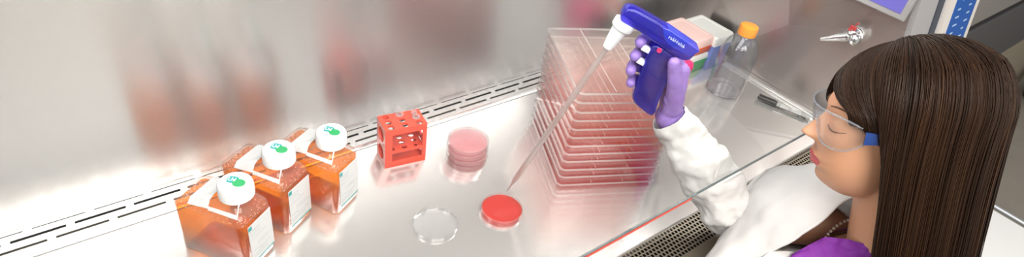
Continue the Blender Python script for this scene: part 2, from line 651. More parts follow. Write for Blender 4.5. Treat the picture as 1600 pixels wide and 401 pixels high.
# front intake grille: staggered holes, over a dark duct
b = new()
gy0, gy1, ph = 0.300, 0.4245, 0.0092
rows = 7
hy0 = 0.360
box(b, XL + 0.001, XR - 0.001, gy0, hy0, -0.003, -0.001)
for r in range(rows):
    y0 = hy0 + r * ph
    yh0, yh1, y1 = y0 + 0.0010, y0 + 0.0074, y0 + ph
    for ya, yb in ((y0, yh0), (yh1, y1)):
        v = [b.verts.new((x, y, -0.001)) for x, y in ((XL + 0.001, ya), (XR - 0.001, ya), (XR - 0.001, yb), (XL + 0.001, yb))]
        b.faces.new(v)
    x = XL + 0.001 + (0.0046 if r % 2 else 0.0)
    while x < XR - 0.008:
        v = [b.verts.new(p) for p in ((x, yh0, -0.001), (x + 0.0031, yh0, -0.001), (x + 0.0031, yh1, -0.001), (x, yh1, -0.001))]
        b.faces.new(v)
        x += ph
cab('front_grille', b, M['steel_sill'])
b = new()
box(b, XL + 0.001, XR - 0.001, hy0, 0.4245, -0.030, -0.026)
cab('front_duct', b, M['dark_gap'])
b = new()
prof = [(0.300, -0.001), (0.285, -0.004), (0.272, -0.016), (0.268, -0.06), (0.275, -0.06), (0.300, -0.012)]
loft(b, [[(x, y, z) for y, z in prof] for x in (XL - 0.015, XR + 0.015)])
cab('arm_rest', b, M['steel_sill'], smooth=50)
b = new()
box(b, XL - 0.015, XR + 0.40, 0.30, YB + 0.02, -0.12, -0.061)
cab('underframe', b, M['frame_grey'])
for x in (XL + 0.02, XR + 0.34):
    for y in (0.42, 0.95):
        b = new()
        box(b, x - 0.03, x + 0.03, y - 0.03, y + 0.03, -0.75, -0.12, 0.004)
        cab('leg', b, M['frame_grey'])
# sash
b = new()
zt = 0.735
loft(b, [[(x, sl(ZE), ZE), (x, sl(ZE) + 0.0032, ZE), (x, sl(zt) + 0.0032, zt), (x, sl(zt), zt)] for x in (XL, XR)])
sash = cab('sash', b, M['sash_glass'])
b = new()
box(b, XL, XR, YE - 0.0003, YE + 0.0035, ZE - 0.0016, ZE - 0.0001)
cab('sash_edge', b, M['sash_edge'], parent=sash)
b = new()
box(b, 0.40, 0.80, YE - 0.0010, YE + 0.0040, ZE - 0.0065, ZE - 0.0018)  # added box that stands in for the red reflection in the glass edge
o = cab('edge_reflection', b, M['red_reflection'], parent=sash)
o['label'] = 'red reflection along the lower glass edge, made as a strip'
b = new()
loft(b, [[(x, sl(z) + dy, z) for z, dy in ((zt, 0), (zt, 0.012), (0.78, 0.012), (0.78, 0))] for x in (XL - 0.015, XR + 0.015)])
cab('hood', b, M['frame_grey'])
# front post with gasket and control panel


def slab(x0, x1, z0, z1, d0, d1):
    """slab lying on the sloping front, from depth d0 to d1 towards the room"""
    bm = new()
    loft(bm, [[(x, sl(z) - d, z) for z, d in ((z0, d0), (z0, d1), (z1, d1), (z1, d0))] for x in (x0, x1)])
    return bm


post = cab('front_post', slab(XR + 0.001, XR + 0.42, -0.06, 0.78, -0.05, 0.0), M['frame_grey'])
cab('gasket', slab(XR + 0.118, XR + 0.150, 0.0, 0.78, 0.0, 0.004), M['gasket'], parent=post)
pan = cab('control_panel', slab(XR + 0.178, XR + 0.405, 0.10, 0.62, 0.0, 0.008), M['panel_white'])
key = cab('keypad', slab(XR + 0.222, XR + 0.375, 0.13, 0.60, 0.008, 0.0092), M['panel_blue'], parent=pan)
b = new()
zz = 0.335
for r in range(9):
    z = 0.318 - r * 0.021
    for x0, w in ((XR + 0.250, 0.026), (XR + 0.325, 0.022)):
        loft(b, [[(x, sl(q) - d, q) for q, d in ((z, 0.0092), (z, 0.0098), (z + 0.004, 0.0098), (z + 0.004, 0.0092))] for x in (x0, x0 + w * (0.7 + 0.3 * ((r * 7) % 3) / 2))])
z = 0.342
loft(b, [[(x, sl(q) - d, q) for q, d in ((z, 0.0092), (z, 0.0098), (z + 0.005, 0.0098), (z + 0.005, 0.0092))] for x in (XR + 0.262, XR + 0.345)])
o = cab('key_marks', b, M['panel_mark'], parent=pan)
# display on the side wall
dsp = cab('display', box(new(), XR - 0.014, XR - 0.0002, 0.418, 0.575, 0.326, 0.46, 0.003), M['screen_frame'])
b = new()
box(b, XR - 0.0152, XR - 0.0142, 0.432, 0.558, 0.341, 0.445)
o = cab('screen', b, M['screen'], parent=dsp)
# service valve on the side wall
b = new()
tube(b, [(XR - 0.0002, 0.505, 0.245), (XR - 0.012, 0.505, 0.245)], 0.020, 16)
tube(b, [(XR - 0.012, 0.505, 0.245), (XR - 0.035, 0.505, 0.245)], 0.011, 12)
tube(b, [(XR - 0.026, 0.488, 0.247), (XR - 0.028, 0.510, 0.243), (XR - 0.033, 0.530, 0.232), (XR - 0.040, 0.547, 0.221), (XR - 0.044, 0.560, 0.214)], [0.013, 0.013, 0.0095, 0.0065, 0.004], 12)
ball(b, (XR - 0.028, 0.492, 0.246), 0.0155, 14)
tube(b, [(XR - 0.030, 0.510, 0.245), (XR - 0.034, 0.512, 0.262)], [0.008, 0.006], 10)
val = cab('service_valve', b, M['chrome'], smooth=50)
b = new()
tube(b, [(XR - 0.034, 0.511, 0.262), (XR - 0.030, 0.500, 0.286)], [0.0045, 0.003], 8)
box(b, XR - 0.036, XR - 0.031, 0.497, 0.513, 0.266, 0.276, 0.001)
o = cab('valve_lever', b, M['red_tag'], parent=val)
o['label'] = 'red lever on the chrome valve'

# ================================================================== MEDIA BOTTLES
HS, HD, YN = 0.0365, 0.067, -0.035         # half width, half depth, neck offset towards the label end
ZS, ZT = 0.110, 0.137


def sh_ring(t):
    return HS * (1 - t) + 0.021 * t, HD * (1 - t) + 0.021 * t, YN * t, ZS + (ZT - ZS) * t ** 0.85


def shoulder_z(x, y):
    z = ZS
    for k in range(41):
        hx, hy, cy, zz_ = sh_ring(k / 40.0)
        if abs(x) <= hx and abs(y - cy) <= hy:
            z = zz_
    return z


bot = thing('media_bottle', 'nearest square bottle of orange medium in the row of three, lowest in the picture', 'bottle', (0, 0, 0), 0, 'square media bottles')
b = new()
rings = [rrect(HS - 0.004, HD - 0.004, 0.008, 0.0), rrect(HS, HD, 0.010, 0.004), rrect(HS, HD, 0.010, ZS - 0.004), rrect(HS - 0.0008, HD - 0.0008, 0.010, ZS)]
for k in range(1, 9):
    t = k / 8.0
    hx, hy, cy, z = sh_ring(t)
    R_, C_ = rrect(hx, hy, min(0.010 + 0.011 * t, hx * 0.98), z, c=(0, cy)), [(p[0], p[1] + cy, p[2]) for p in circ(hx, z)]
    w_ = t ** 2
    rings.append([tuple(a[i] * (1 - w_) + c[i] * w_ for i in range(3)) for a, c in zip(R_, C_)])
rings.append([(p[0], p[1] + YN, p[2]) for p in circ(0.021, 0.147)])
loft(b, rings, True, False)
for f in b.faces:
    f.material_index = 1 if f.calc_center_median().z > ZS - 0.003 else 0
link('body', b, [M['bottle_clear'], M['bottle_shoulder']], bot, smooth=50)
b = new()
q, q2, LZ = HS - 0.0016, HD - 0.0016, 0.104
loft(b, [rrect(q - 0.004, q2 - 0.004, 0.008, 0.0016), rrect(q, q2, 0.009, 0.005), rrect(q, q2, 0.009, LZ)])
link('medium', b, M['orange_liquid'], bot, smooth=50)
b = new()
for k in range(170):
    u = random.uniform(-1, 1)
    e = 0.0030 + abs(random.gauss(0, 0.006))
    i = random.choice((0, 1, 2, 3))
    x, y = ((u * (HS - 0.006), HD - e), (u * (HS - 0.006), e - HD), (HS - min(e, 0.03), u * (HD - 0.006)), (min(e, 0.03) - HS, u * (HD - 0.006)))[i]
    ball(b, (x, y, LZ + 0.0003), random.uniform(0.0004, 0.0010), 6)
o = link('foam', b, M['pink_foam'], bot, smooth=True, kind='stuff')
o['label'] = 'pink foam bubbles round the liquid level'
b = new()
n = 72
prof = [(0.0235, 0.1395), (0.0268, 0.1405), (0.0268, 0.160), (0.0255, 0.1635), (0.0235, 0.1648)]
rings = []
for r, z in prof:
    rings.append([((r + (0.0006 if (k % 2 and 0.14 < z < 0.161) else 0)) * math.cos(2 * PI * k / n), (r + (0.0006 if (k % 2 and 0.14 < z < 0.161) else 0)) * math.sin(2 * PI * k / n), z) for k in range(n)])
loft(b, rings)
cap = link('cap', b, M['cap_white'], bot, smooth=28)
cap.location = (0, YN, 0.0)
b = new()


def disc(bm, cx, cy, rx, ry, z, h=0.0004, n=28, mi=0, sq=2.0):
    ring = []
    for k in range(n):
        t = 2 * PI * k / n
        c, s = math.cos(t), math.sin(t)
        ring.append((cx + rx * math.copysign(abs(c) ** (2 / sq), c), cy + ry * math.copysign(abs(s) ** (2 / sq), s)))
    loft(bm, [[(x, y, z) for x, y in ring], [(x, y, z + h) for x, y in ring]], mi=mi)


disc(b, -0.0055, 0.0045, 0.0085, 0.0075, 0.16485, mi=0, sq=4)
disc(b, 0.0065, -0.0005, 0.0100, 0.0088, 0.16490, mi=1)
for pts in (((-0.0115, 0.008), (-0.0115, 0.0015), (-0.0085, 0.0015)), ((-0.0068, 0.0085), (-0.0068, 0.0015)), ((-0.0068, 0.0050), (-0.0035, 0.0050), (-0.0035, 0.0015)), ((-0.0015, 0.0082), (-0.0015, 0.0018))):
    for (xa, ya), (xb, yb) in zip(pts, pts[1:]):
        box(b, min(xa, xb) - 0.0006, max(xa, xb) + 0.0006, min(ya, yb) - 0.0006, max(ya, yb) + 0.0006, 0.1653, 0.1656, mi=2)
o = link('logo', b, [M['logo_teal'], M['logo_green'], M['cap_white']], cap)
o.rotation_euler = (0, 0, math.radians(-76))
o['label'] = 'teal and green round logo on the white cap'
b = new()
box(b, -0.024, 0.0315, -HD - 0.0006, -HD - 0.0001, 0.012, 0.098, mi=0)
box(b, -0.0235, -0.0155, -HD - 0.0010, -HD - 0.0007, 0.088, 0.096, mi=1)
box(b, -0.023, 0.0305, -HD - 0.0010, -HD - 0.0007, 0.0125, 0.0150, mi=1)
rr = random.Random(3)
for k, z in enumerate((0.083, 0.078, 0.073, 0.066, 0.052, 0.047, 0.039, 0.034, 0.029, 0.024)):
    x = -0.021 + (0.014 if k in (4, 5, 7) else 0)
    xe = x + rr.uniform(0.018, 0.036)
    while x < min(xe, 0.028):
        w = rr.uniform(0.002, 0.006)
        box(b, x, min(x + w, 0.029), -HD - 0.0010, -HD - 0.0007, z, z + (0.0022 if k == 0 else 0.0013), mi=2)
        x += w + 0.0012
o = link('label', b, [M['label_white'], M['logo_teal'], M['label_print']], bot)
# white hanger tag draped on the shoulder behind the cap, thin loop in front
b = new()


def drape(bm, quad, nu=8, nv=4, lift=0.0022, th=0.0008):
    for w in (0, 1):
        g = []
        for i in range(nu + 1):
            row = []
            for j in range(nv + 1):
                u, v = i / nu, j / nv
                x = (quad[0][0] * (1 - u) + quad[1][0] * u) * (1 - v) + (quad[3][0] * (1 - u) + quad[2][0] * u) * v
                y = (quad[0][1] * (1 - u) + quad[1][1] * u) * (1 - v) + (quad[3][1] * (1 - u) + quad[2][1] * u) * v
                row.append(bm.verts.new((x, y, shoulder_z(x, y) + lift + w * th)))
            g.append(row)
        for i in range(nu):
            for j in range(nv):
                bm.faces.new((g[i][j], g[i + 1][j], g[i + 1][j + 1], g[i][j + 1]))


drape(b, ((-0.0345, 0.034), (0.033, 0.034), (0.030, 0.000), (-0.0325, -0.004)))
drape(b, ((-0.0335, -0.004), (-0.0305, -0.004), (-0.0290, -0.056), (-0.0325, -0.059)), 4, 10)
drape(b, ((-0.0325, -0.059), (-0.0290, -0.056), (-0.016, -0.052), (-0.018, -0.055)), 4, 6)
o = link('hanger_tag', b, M['label_white'], bot)
o['label'] = 'white hanger tag draped on the shoulder'
BA = math.radians(33)
bot.location = (0.1452, 0.8052, 0.0001)
bot.rotation_euler = (0, 0, BA)
dup(bot, (0.2328, 0.8525, 0.0001), math.radians(30), 'square bottle of orange medium in the middle of the row of three')
dup(bot, (0.3290, 0.8560, 0.0001), math.radians(29), 'square bottle of orange medium at the end of the row, next to the red rack')

# ================================================================== TUBE RACK
rk = thing('tube_rack', 'red plastic tube rack with round holes standing behind the bottles', 'rack', (0.5185, 0.8735, 0.0001), math.radians(-10))
W, D, H = 0.0445, 0.0265, 0.098
t = 0.0045
us = [-W, -W / 3, W / 3, W]
vs_ = [-D, -D / 3, D / 3, D]
h9 = {(i, j): 0.0068 for i in range(3) for j in range(3)}
b = new()
holed(b, us, vs_, h9, t, lambda u, v, w: (u, v, H - t + w))
link('top_plate', b, M['rack_red'], rk, smooth=30)
b = new()
holed(b, us, vs_, h9, t, lambda u, v, w: (u * 0.9, v * 0.98, 0.036 + w))
link('shelf', b, M['rack_red'], rk, smooth=30)
for s in (-1, 1):
    b = new()
    holed(b, [-D, D], [t, 0.0495, H - t], {(0, 0): 0.0165, (0, 1): 0.0165}, t, lambda u, v, w: (s * W - s * w, u, v), 28)
    link('end_plate', b, M['rack_red'], rk, smooth=30)
b = new()
box(b, -W, W, -D, D, 0.0, t)
link('base_plate', b, M['rack_red'], rk)
for y0 in (-D, D - 0.0035):
    b = new()
    for x0, x1, z0, z1 in ((-W + t, -W + t + 0.011, t, H - t), (W - t - 0.004, W - t, t, H - t), (-W + t + 0.011, W - t - 0.004, t, 0.014), (-W + t + 0.011, W - t - 0.004, H - t - 0.010, H - t), (-W + t + 0.011, W - t - 0.004, 0.0355, 0.0415)):
        box(b, x0, x1, y0, y0 + 0.0035, z0, z1)
    link('side_frame', b, M['rack_red'], rk)


def rk_at(u, v, z):
    a = math.radians(-10)
    return (0.5185 + u * math.cos(a) - v * math.sin(a), 0.8735 + u * math.sin(a) + v * math.cos(a), z)


tb = thing('microtube', 'clear microtube in the middle of the red rack, nearer the orange bottles', 'tube', rk_at(0, 2 * D / 3, 0.062), 0, 'microtubes in the red rack')
b = new()
lathe(b, [(0.0008, 0.0), (0.0022, 0.0015), (0.0050, 0.016), (0.0052, 0.037), (0.0085, 0.037), (0.0085, 0.0395), (0.0045, 0.0395), (0.0042, 0.018), (0.0015, 0.003)], 18)
link('body', b, M['tube_clear'], tb, smooth=40)
b = new()
lathe(b, [(0.0062, 0.0), (0.0066, 0.002), (0.0066, 0.005), (0.0045, 0.0055), (0.0045, 0.009), (0.003, 0.009)], 18)
box(b, -0.0012, 0.0012, -0.009, -0.005, 0.0, 0.0015)
o = link('cap', b, M['tube_clear'], tb, smooth=40)
o.location = (0.0, 0.0095, 0.046)
o.rotation_euler = (math.radians(75), 0, 0)
dup(tb, rk_at(2 * W / 3, 0, 0.062), 0.5, 'clear microtube at the end of the red rack nearer the pink dishes')

# ================================================================== ROUND PETRI DISHES


def dish_profile(r, h, th=0.0012):
    return [(0.002, 0.0), (r - 0.001, 0.0), (r, 0.001), (r, h), (r - th, h), (r - th, th), (0.002, th)]


pd = thing('petri_dish', 'bottom petri dish of the short round pink stack', 'dish', (0.637, 0.800, 0.0001), 0, 'stacked round petri dishes')
b = new()
lathe(b, dish_profile(0.0425, 0.0115), 48)
link('dish', b, M['dish_clear'], pd, smooth=40)
b = new()
lathe(b, [(0.001, 0.0014), (0.0410, 0.0014), (0.0410, 0.0075), (0.001, 0.0070)], 48)
link('medium', b, M['pink_agar'], pd, smooth=40)
b = new()
lathe(b, [(0.002, 0.0138), (0.0435, 0.0138), (0.0447, 0.0128), (0.0447, 0.0055), (0.0437, 0.0055), (0.0437, 0.0126), (0.002, 0.0126)], 48)
link('lid', b, M['dish_clear'], pd, smooth=40)
for k, (nm, dx, dy) in enumerate((('second petri dish from the bottom of the short round pink stack', 0.0008, -0.001), ('third petri dish from the bottom of the short round pink stack', -0.001, 0.0006), ('top petri dish of the short round pink stack, its clear lid facing up', 0.0006, 0.0008))):
    dup(pd, (0.637 + dx, 0.800 + dy, 0.0001 + 0.0141 * (k + 1)), 0.7 * k, nm)

od = thing('petri_dish', 'open petri dish of red liquid under the pipette tip', 'dish', (0.6085, 0.6330, 0.0001))
b = new()
lathe(b, dish_profile(0.0415, 0.0145), 64)
link('dish', b, M['dish_clear'], od, smooth=40)
b = new()
lathe(b, [(0.001, 0.0014), (0.0401, 0.0014), (0.0401, 0.0092), (0.0385, 0.0084), (0.001, 0.0083)], 64)
link('medium', b, M['red_liquid'], od, smooth=40)
ld = thing('shallow_dish', 'empty clear shallow dish lying on the steel between bottles and red dish', 'lid', (0.4760, 0.6680, 0.0001))
b = new()
lathe(b, dish_profile(0.0430, 0.0085, 0.0014), 64)
link('dish', b, clear('lid_clear', (0.97, 0.97, 0.97), 0.03, (1, 1, 1), ior=1.6), ld, smooth=40)

# ================================================================== TALL STACK OF SQUARE DISHES
PSI = math.radians(-25.5)
SW, SD, LH = 0.112, 0.125, 0.0210
near = Vector((0.7455, 0.6230))
ex, ey = Vector((math.cos(PSI), math.sin(PSI))), Vector((-math.sin(PSI), math.cos(PSI)))
sctr = near + ex * SW + ey * SD
ORD = ['lowest', 'second from the bottom', 'third from the bottom', 'fourth from the bottom', 'fifth from the bottom', 'sixth from the bottom', 'sixth from the top', 'fifth from the top', 'fourth from the top', 'third from the top', 'second from the top', 'topmost']


def shell(bm, hx, hy, r, z0, z1, th, up=True):  # slot 0 plate, slot 1 rim
    """shallow square tray (up) or lid (down)"""
    zo, zi = (z0, z0 + th) if up else (z1, z1 - th)
    ze = z1 if up else z0
    loft(bm, [rrect(hx * 0.02, hy * 0.02, 0.0005, zo), rrect(hx - 0.001, hy - 0.001, r, zo), rrect(hx, hy, r, zo + (0.001 if up else -0.001)), rrect(hx, hy, r, ze),
              rrect(hx - th, hy - th, r - th * 0.8, ze), rrect(hx - th, hy - th, r - th * 0.8, zi), rrect(hx * 0.02, hy * 0.02, 0.0005, zi)])
    for f in bm.faces:
        f.normal_update()
        if abs(f.normal.z) < 0.5 or f.calc_area() < 0.0004 and abs(f.calc_center_median().z - ze) < 1e-5:
            f.material_index = 1


sq = None
for k in range(12):
    j = (random.uniform(-1, 1) * 0.0012, random.uniform(-1, 1) * 0.0012)
    loc = (sctr.x + j[0], sctr.y + j[1], 0.0001 + LH * k)
    lab = 'clear square culture dish in the tall stack of twelve, %s' % ORD[k]
    if sq is None:
        sq = thing('square_dish', lab, 'dish', loc, PSI, 'stacked square culture dishes')
        b = new()
        shell(b, SW - 0.003, SD - 0.003, 0.010, 0.0, 0.0165, 0.0016, True)
        link('tray', b, [M['square_clear'], M['square_wall']], sq, smooth=40)
        b = new()
        loft(b, [rrect(SW - 0.006, SD - 0.006, 0.009, 0.0020), rrect(SW - 0.006, SD - 0.006, 0.009, 0.0075)])
        link('agar', b, AG[0], sq, smooth=40)
        b = new()
        shell(b, SW, SD, 0.012, 0.0150, 0.0200, 0.0013, False)
        for s in (-1, 1):
            box(b, s * 0.036 - 0.0009, s * 0.036 + 0.0009, -SD + 0.004, SD - 0.004, 0.0190, 0.0198, mi=1)
        link('lid', b, [M['square_clear'], M['square_rim']], sq, smooth=40)
    else:
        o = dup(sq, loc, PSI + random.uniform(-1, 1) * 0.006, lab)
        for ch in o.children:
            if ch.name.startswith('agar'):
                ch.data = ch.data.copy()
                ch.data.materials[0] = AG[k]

# ================================================================== TIP BOXES, FLASK, MARKER


def tip_box(label, loc, hx, hy, hb, hl, mb, ml, rz=0.0):
    r = thing('tip_box', label, 'box', loc, rz, 'tip boxes in the back corner')
    bm = new()
    loft(bm, [rrect(hx - 0.003, hy - 0.003, 0.005, 0.0), rrect(hx - 0.001, hy - 0.001, 0.006, 0.003), rrect(hx, hy, 0.006, hb - 0.006), rrect(hx + 0.0015, hy + 0.0015, 0.006, hb - 0.005), rrect(hx + 0.0015, hy + 0.0015, 0.006, hb)])
    link('box', bm, mb, r, smooth=40)
    bm = new()
    loft(bm, [rrect(hx + 0.001, hy + 0.001, 0.006, hb + 0.0002), rrect(hx, hy, 0.007, hb + hl - 0.004), rrect(hx - 0.003, hy - 0.003, 0.008, hb + hl), rrect(hx - 0.012, hy - 0.012, 0.004, hb + hl), rrect(hx - 0.013, hy - 0.013, 0.004, hb + hl - 0.0015)])
    link('lid', bm, ml, r, smooth=40)
    return r


tip_box('green tip box with pale lid, under the orange one beside the clear bottle', (1.435, 0.866, 0.0001), 0.043, 0.062, 0.040, 0.018, M['tip_green'], M['tip_lid_white'])
tip_box('orange tip box with pale pink lid, on top of the green one', (1.435, 0.866, 0.0588), 0.043, 0.062, 0.024, 0.026, M['tip_orange'], M['tip_lid_pink'])
tip_box('blue tip box with white lid in the corner behind the orange-capped bottle', (1.5175, 0.856, 0.0001), 0.043, 0.062, 0.078, 0.028, M['tip_blue'], M['tip_lid_white'])
tip_box('hot pink tip box, mostly hidden behind the gloved thumb', (1.335, 0.835, 0.0001), 0.040, 0.058, 0.048, 0.016, M['tip_pink'], M['tip_pink'])

fl = thing('empty_bottle', 'empty clear plastic bottle with orange screw cap near the side wall', 'bottle', (1.436, 0.700, 0.0001))
b = new()
lathe(b, [(0.002, 0.003), (0.034, 0.0005), (0.044, 0.0), (0.048, 0.003), (0.049, 0.008), (0.049, 0.122), (0.0475, 0.135), (0.042, 0.150), (0.033, 0.163), (0.0225, 0.172), (0.0195, 0.176), (0.0195, 0.196)], 48, cap1=False)
lathe(b, [(0.002, 0.0055), (0.030, 0.004), (0.0455, 0.0045), (0.0478, 0.010), (0.0478, 0.122), (0.046, 0.135), (0.0405, 0.150), (0.032, 0.1625), (0.0215, 0.1715), (0.0185, 0.176), (0.0185, 0.196)], 48, cap1=False)
link('body', b, M['flask_clear'], fl, smooth=50)
b = new()
lathe(b, [(0.030, 0.0050), (0.0455, 0.0050), (0.0470, 0.0110), (0.0440, 0.0085), (0.034, 0.0075), (0.024, 0.010), (0.022, 0.0070)], 48)
link('base_ring', b, clear('base_ring', (0.93, 0.93, 0.94), 0.30, (1, 0.93, 0.93), ior=1.5), fl, smooth=50)
b = new()
n = 60
rings = []
for r, z in [(0.0215, 0.1775), (0.0235, 0.1785), (0.0235, 0.200), (0.0222, 0.2035), (0.020, 0.2045)]:
    rings.append([((r + (0.0007 if k % 2 else 0)) * math.cos(2 * PI * k / n), (r + (0.0007 if k % 2 else 0)) * math.sin(2 * PI * k / n), z) for k in range(n)])
loft(b, rings)
link('cap', b, M['cap_orange'], fl, smooth=28)

mk = thing('marker_pen', 'grey marker pen with black cap lying on the steel near the side wall', 'pen', (1.517, 0.557, 0.0085), math.radians(-70.0))
b = new()
tube(b, [(-0.020, 0, 0), (0.060, 0, 0), (0.066, 0, 0), (0.070, 0, 0)], [0.0078, 0.0078, 0.006, 0.0055], 20)
link('barrel', b, M['marker_body'], mk, smooth=40)
b = new()
tube(b, [(-0.010, 0, 0), (0.045, 0, 0)], 0.00795, 20)
link('sleeve', b, M['marker_label'], mk, smooth=40)
b = new()
tube(b, [(-0.073, 0, 0), (-0.070, 0, 0), (-0.032, 0, 0), (-0.0205, 0, 0)], [0.005, 0.0065, 0.0083, 0.0083], 20)
box(b, -0.072, -0.026, -0.002, 0.002, 0.0075, 0.0105, 0.0006)
link('cap', b, M['black'], mk, smooth=40)

# ================================================================== PIPETTOR AND PIPETTE
GO = Vector((0.76135963, 0.58563188, 0.41754467))
GA = Vector((0.26913649, -0.18834054, 0.94450695)).normalized()      # along the pipette, upwards
GB = Vector((0.67463097, -0.66302854, -0.32444755)).normalized()     # along the barrel, to the rear
GN = GA.cross(GB).normalized()
GM = Matrix(((GB.x, GN.x, GA.x, GO.x), (GB.y, GN.y, GA.y, GO.y), (GB.z, GN.z, GA.z, GO.z), (0, 0, 0, 1)))


def gw(p):
    return GM @ Vector(p)


gun = thing('pipettor', 'blue pistol-grip pipette controller held in the purple glove', 'pipettor')
gun.matrix_world = GM
gun.location = GO
gun.rotation_euler = GM.to_euler()


def outline(bm, pts, half, bev=0.0035, steps=3):
    """thick plate from a 2-D outline in the (x,z) plane with rounded edges"""
    cx = sum(p[0] for p in pts) / len(pts)
    cz = sum(p[1] for p in pts) / len(pts)
    n = len(pts)
    nr = []
    area2 = sum(pts[i][0] * pts[(i + 1) % n][1] - pts[(i + 1) % n][0] * pts[i][1] for i in range(n))
    sgn = 1 if area2 > 0 else -1
    for i in range(n):
        a, c = Vector(pts[i - 1]), Vector(pts[(i + 1) % n])
        d = (c - a).normalized()
        nr.append((-d.y * sgn, d.x * sgn))      # inward
    rings = []
    for y0, sgn_y in ((-half, -1), (half, 1)):
        rr_ = []
        for k in range(steps + 1):
            t_ = PI / 2 * k / steps
            ins = bev * (1 - math.sin(t_)) if sgn_y < 0 else bev * (1 - math.cos(t_))
            yy = -half + bev * (1 - math.cos(t_)) if sgn_y < 0 else half - bev * (1 - math.sin(t_))
            rr_.append([(p[0] + q_[0] * ins, yy, p[1] + q_[1] * ins) for p, q_ in zip(pts, nr)])
        rings += rr_
    loft(bm, rings)
    return bm


def smooth_poly(pts, it=2):
    for _ in range(it):
        q_ = []
        for i in range(len(pts)):
            a, c = pts[i], pts[(i + 1) % len(pts)]
            q_.append((a[0] * 0.8 + c[0] * 0.2, a[1] * 0.8 + c[1] * 0.2))
            q_.append((a[0] * 0.2 + c[0] * 0.8, a[1] * 0.2 + c[1] * 0.8))
        pts = q_
    return pts


b = new()
outline(b, smooth_poly([(-0.010, 0.002), (0.030, 0.002), (0.062, -0.002), (0.118, -0.008), (0.134, -0.003), (0.136, 0.022), (0.060, 0.030), (-0.008, 0.031)], 2), 0.0155)
link('barrel', b, M['blue_plastic'], gun, smooth=40)
b = new()
outline(b, smooth_poly([(0.064, -0.0025), (0.069, -0.035), (0.084, -0.088), (0.094, -0.118), (0.140, -0.128), (0.145, -0.122), (0.134, -0.090), (0.124, -0.050), (0.121, -0.0095)], 2), 0.0135)
link('grip', b, M['blue_plastic'], gun, smooth=40)
b = new()
outline(b, smooth_poly([(0.078, -0.012), (0.080, -0.045), (0.094, -0.085), (0.104, -0.112), (0.128, -0.116), (0.124, -0.090), (0.112, -0.050), (0.112, -0.012)], 1), 0.0070, 0.001)
link('inner_frame', b, M['inner_dark'], gun, smooth=40)
b = new()
outline(b, smooth_poly([(0.010, 0.010), (0.055, 0.009), (0.055, 0.022), (0.010, 0.024)], 1), 0.0080, 0.001)
link('valve_block', b, M['strip_blue'], gun, smooth=40)
b = new()
for v_ in (-1, 1):
    loft(b, [[(x_ + dx_, v_ * 0.0136 + dy_, z_) for dx_, dy_ in ((-0.0035, -0.0006), (0.0035, -0.0006), (0.0035, 0.0006), (-0.0035, 0.0006))] for x_, z_ in ((0.118, -0.030), (0.123, -0.060), (0.132, -0.095), (0.140, -0.118))])
link('back_strip', b, M['strip_blue'], gun, smooth=40)
b = new()
outline(b, smooth_poly([(0.058, 0.0305), (0.136, 0.0228), (0.1375, 0.0205), (0.128, 0.004), (0.090, 0.006), (0.072, 0.012)], 1), 0.0164, 0.001)
o = link('side_cover', b, M['blue_solid'], gun, smooth=40)
b = new()
rr = random.Random(5)
x = 0.078
while x < 0.110:
    w = rr.uniform(0.0016, 0.0032)
    z0 = 0.0165 - (x - 0.078) * 0.09
    box(b, x, x + 0.0009, -0.0170, -0.0165, z0, z0 + rr.choice((0.006, 0.0045, 0.0045)))
    box(b, x, x + w, -0.0170, -0.0165, z0 + rr.choice((0.0, 0.002)), z0 + 0.003)
    x += w + 0.0012
o = link('print', b, plain('print_white', (0.6, 0.66, 0.9), 0.4), gun)
o['label'] = 'pale printed marks on the blue barrel'
b = new()
lathe(b, [(0.012, 0.003), (0.0185, 0.002), (0.0190, 0.000), (0.0190, -0.010), (0.0180, -0.012), (0.0140, -0.0125)], 32, (0.006, 0, 0))
link('collar', b, M['cone_white'], gun, smooth=40)
b = new()
lathe(b, [(0.0140, -0.012), (0.0135, -0.018), (0.0110, -0.040), (0.0090, -0.052), (0.0085, -0.0545), (0.0060, -0.0550)], 32, (0.005, 0, 0))
link('nose_cone', b, M['cone_white'], gun, smooth=40)
for z in (-0.0215, -0.0455):
    b = new()
    x = 0.0665 + (-0.0215 - z) * 0.26
    box(b, x - 0.014, x + 0.003, -0.0065, 0.0065, z - 0.005, z + 0.005, 0.002, Matrix.Translation((0, -0.005, 0)))
    link('trigger', b, M['trigger_white'], gun, smooth=40)
b = new()
tube(b, [(0.079, -0.0139, -0.010), (0.079, -0.0160, -0.010)], 0.0042, 16)
link('button', b, M['pink_button'], gun, smooth=40)

tip_w = Vector((0.6458, 0.6665, 0.0115))
top_w = gw((0.005, 0, -0.050))
pl = (top_w - tip_w).length
pip = thing('serological_pipette', 'long clear graduated pipette reaching from the blue controller down to the red dish', 'pipette', tip_w)
pz = (top_w - tip_w).normalized()
px = (GB - pz * GB.dot(pz)).normalized()
py = pz.cross(px)
pm = Matrix(((px.x, py.x, pz.x, 0), (px.y, py.y, pz.y, 0), (px.z, py.z, pz.z, 0), (0, 0, 0, 1)))
pip.rotation_euler = pm.to_euler()
b = new()
R_ = 0.0058
lathe(b, [(0.0012, 0.0), (0.0016, 0.001), (0.0028, 0.022), (R_ - 0.0006, 0.034), (R_, 0.038), (R_, pl - 0.045), (0.0048, pl - 0.040), (0.0045, pl)], 24)
link('tube', b, M['pipette_clear'], pip, smooth=40)
b = new()
lathe(b, [(0.0006, 0.002), (0.0018, 0.022), (R_ - 0.0018, 0.036), (R_ - 0.0014, 0.040), (R_ - 0.0014, 0.075)], 18)
link('fluid', b, M['pipette_fluid'], pip, smooth=40)
b = new()
z = 0.055
k = 0
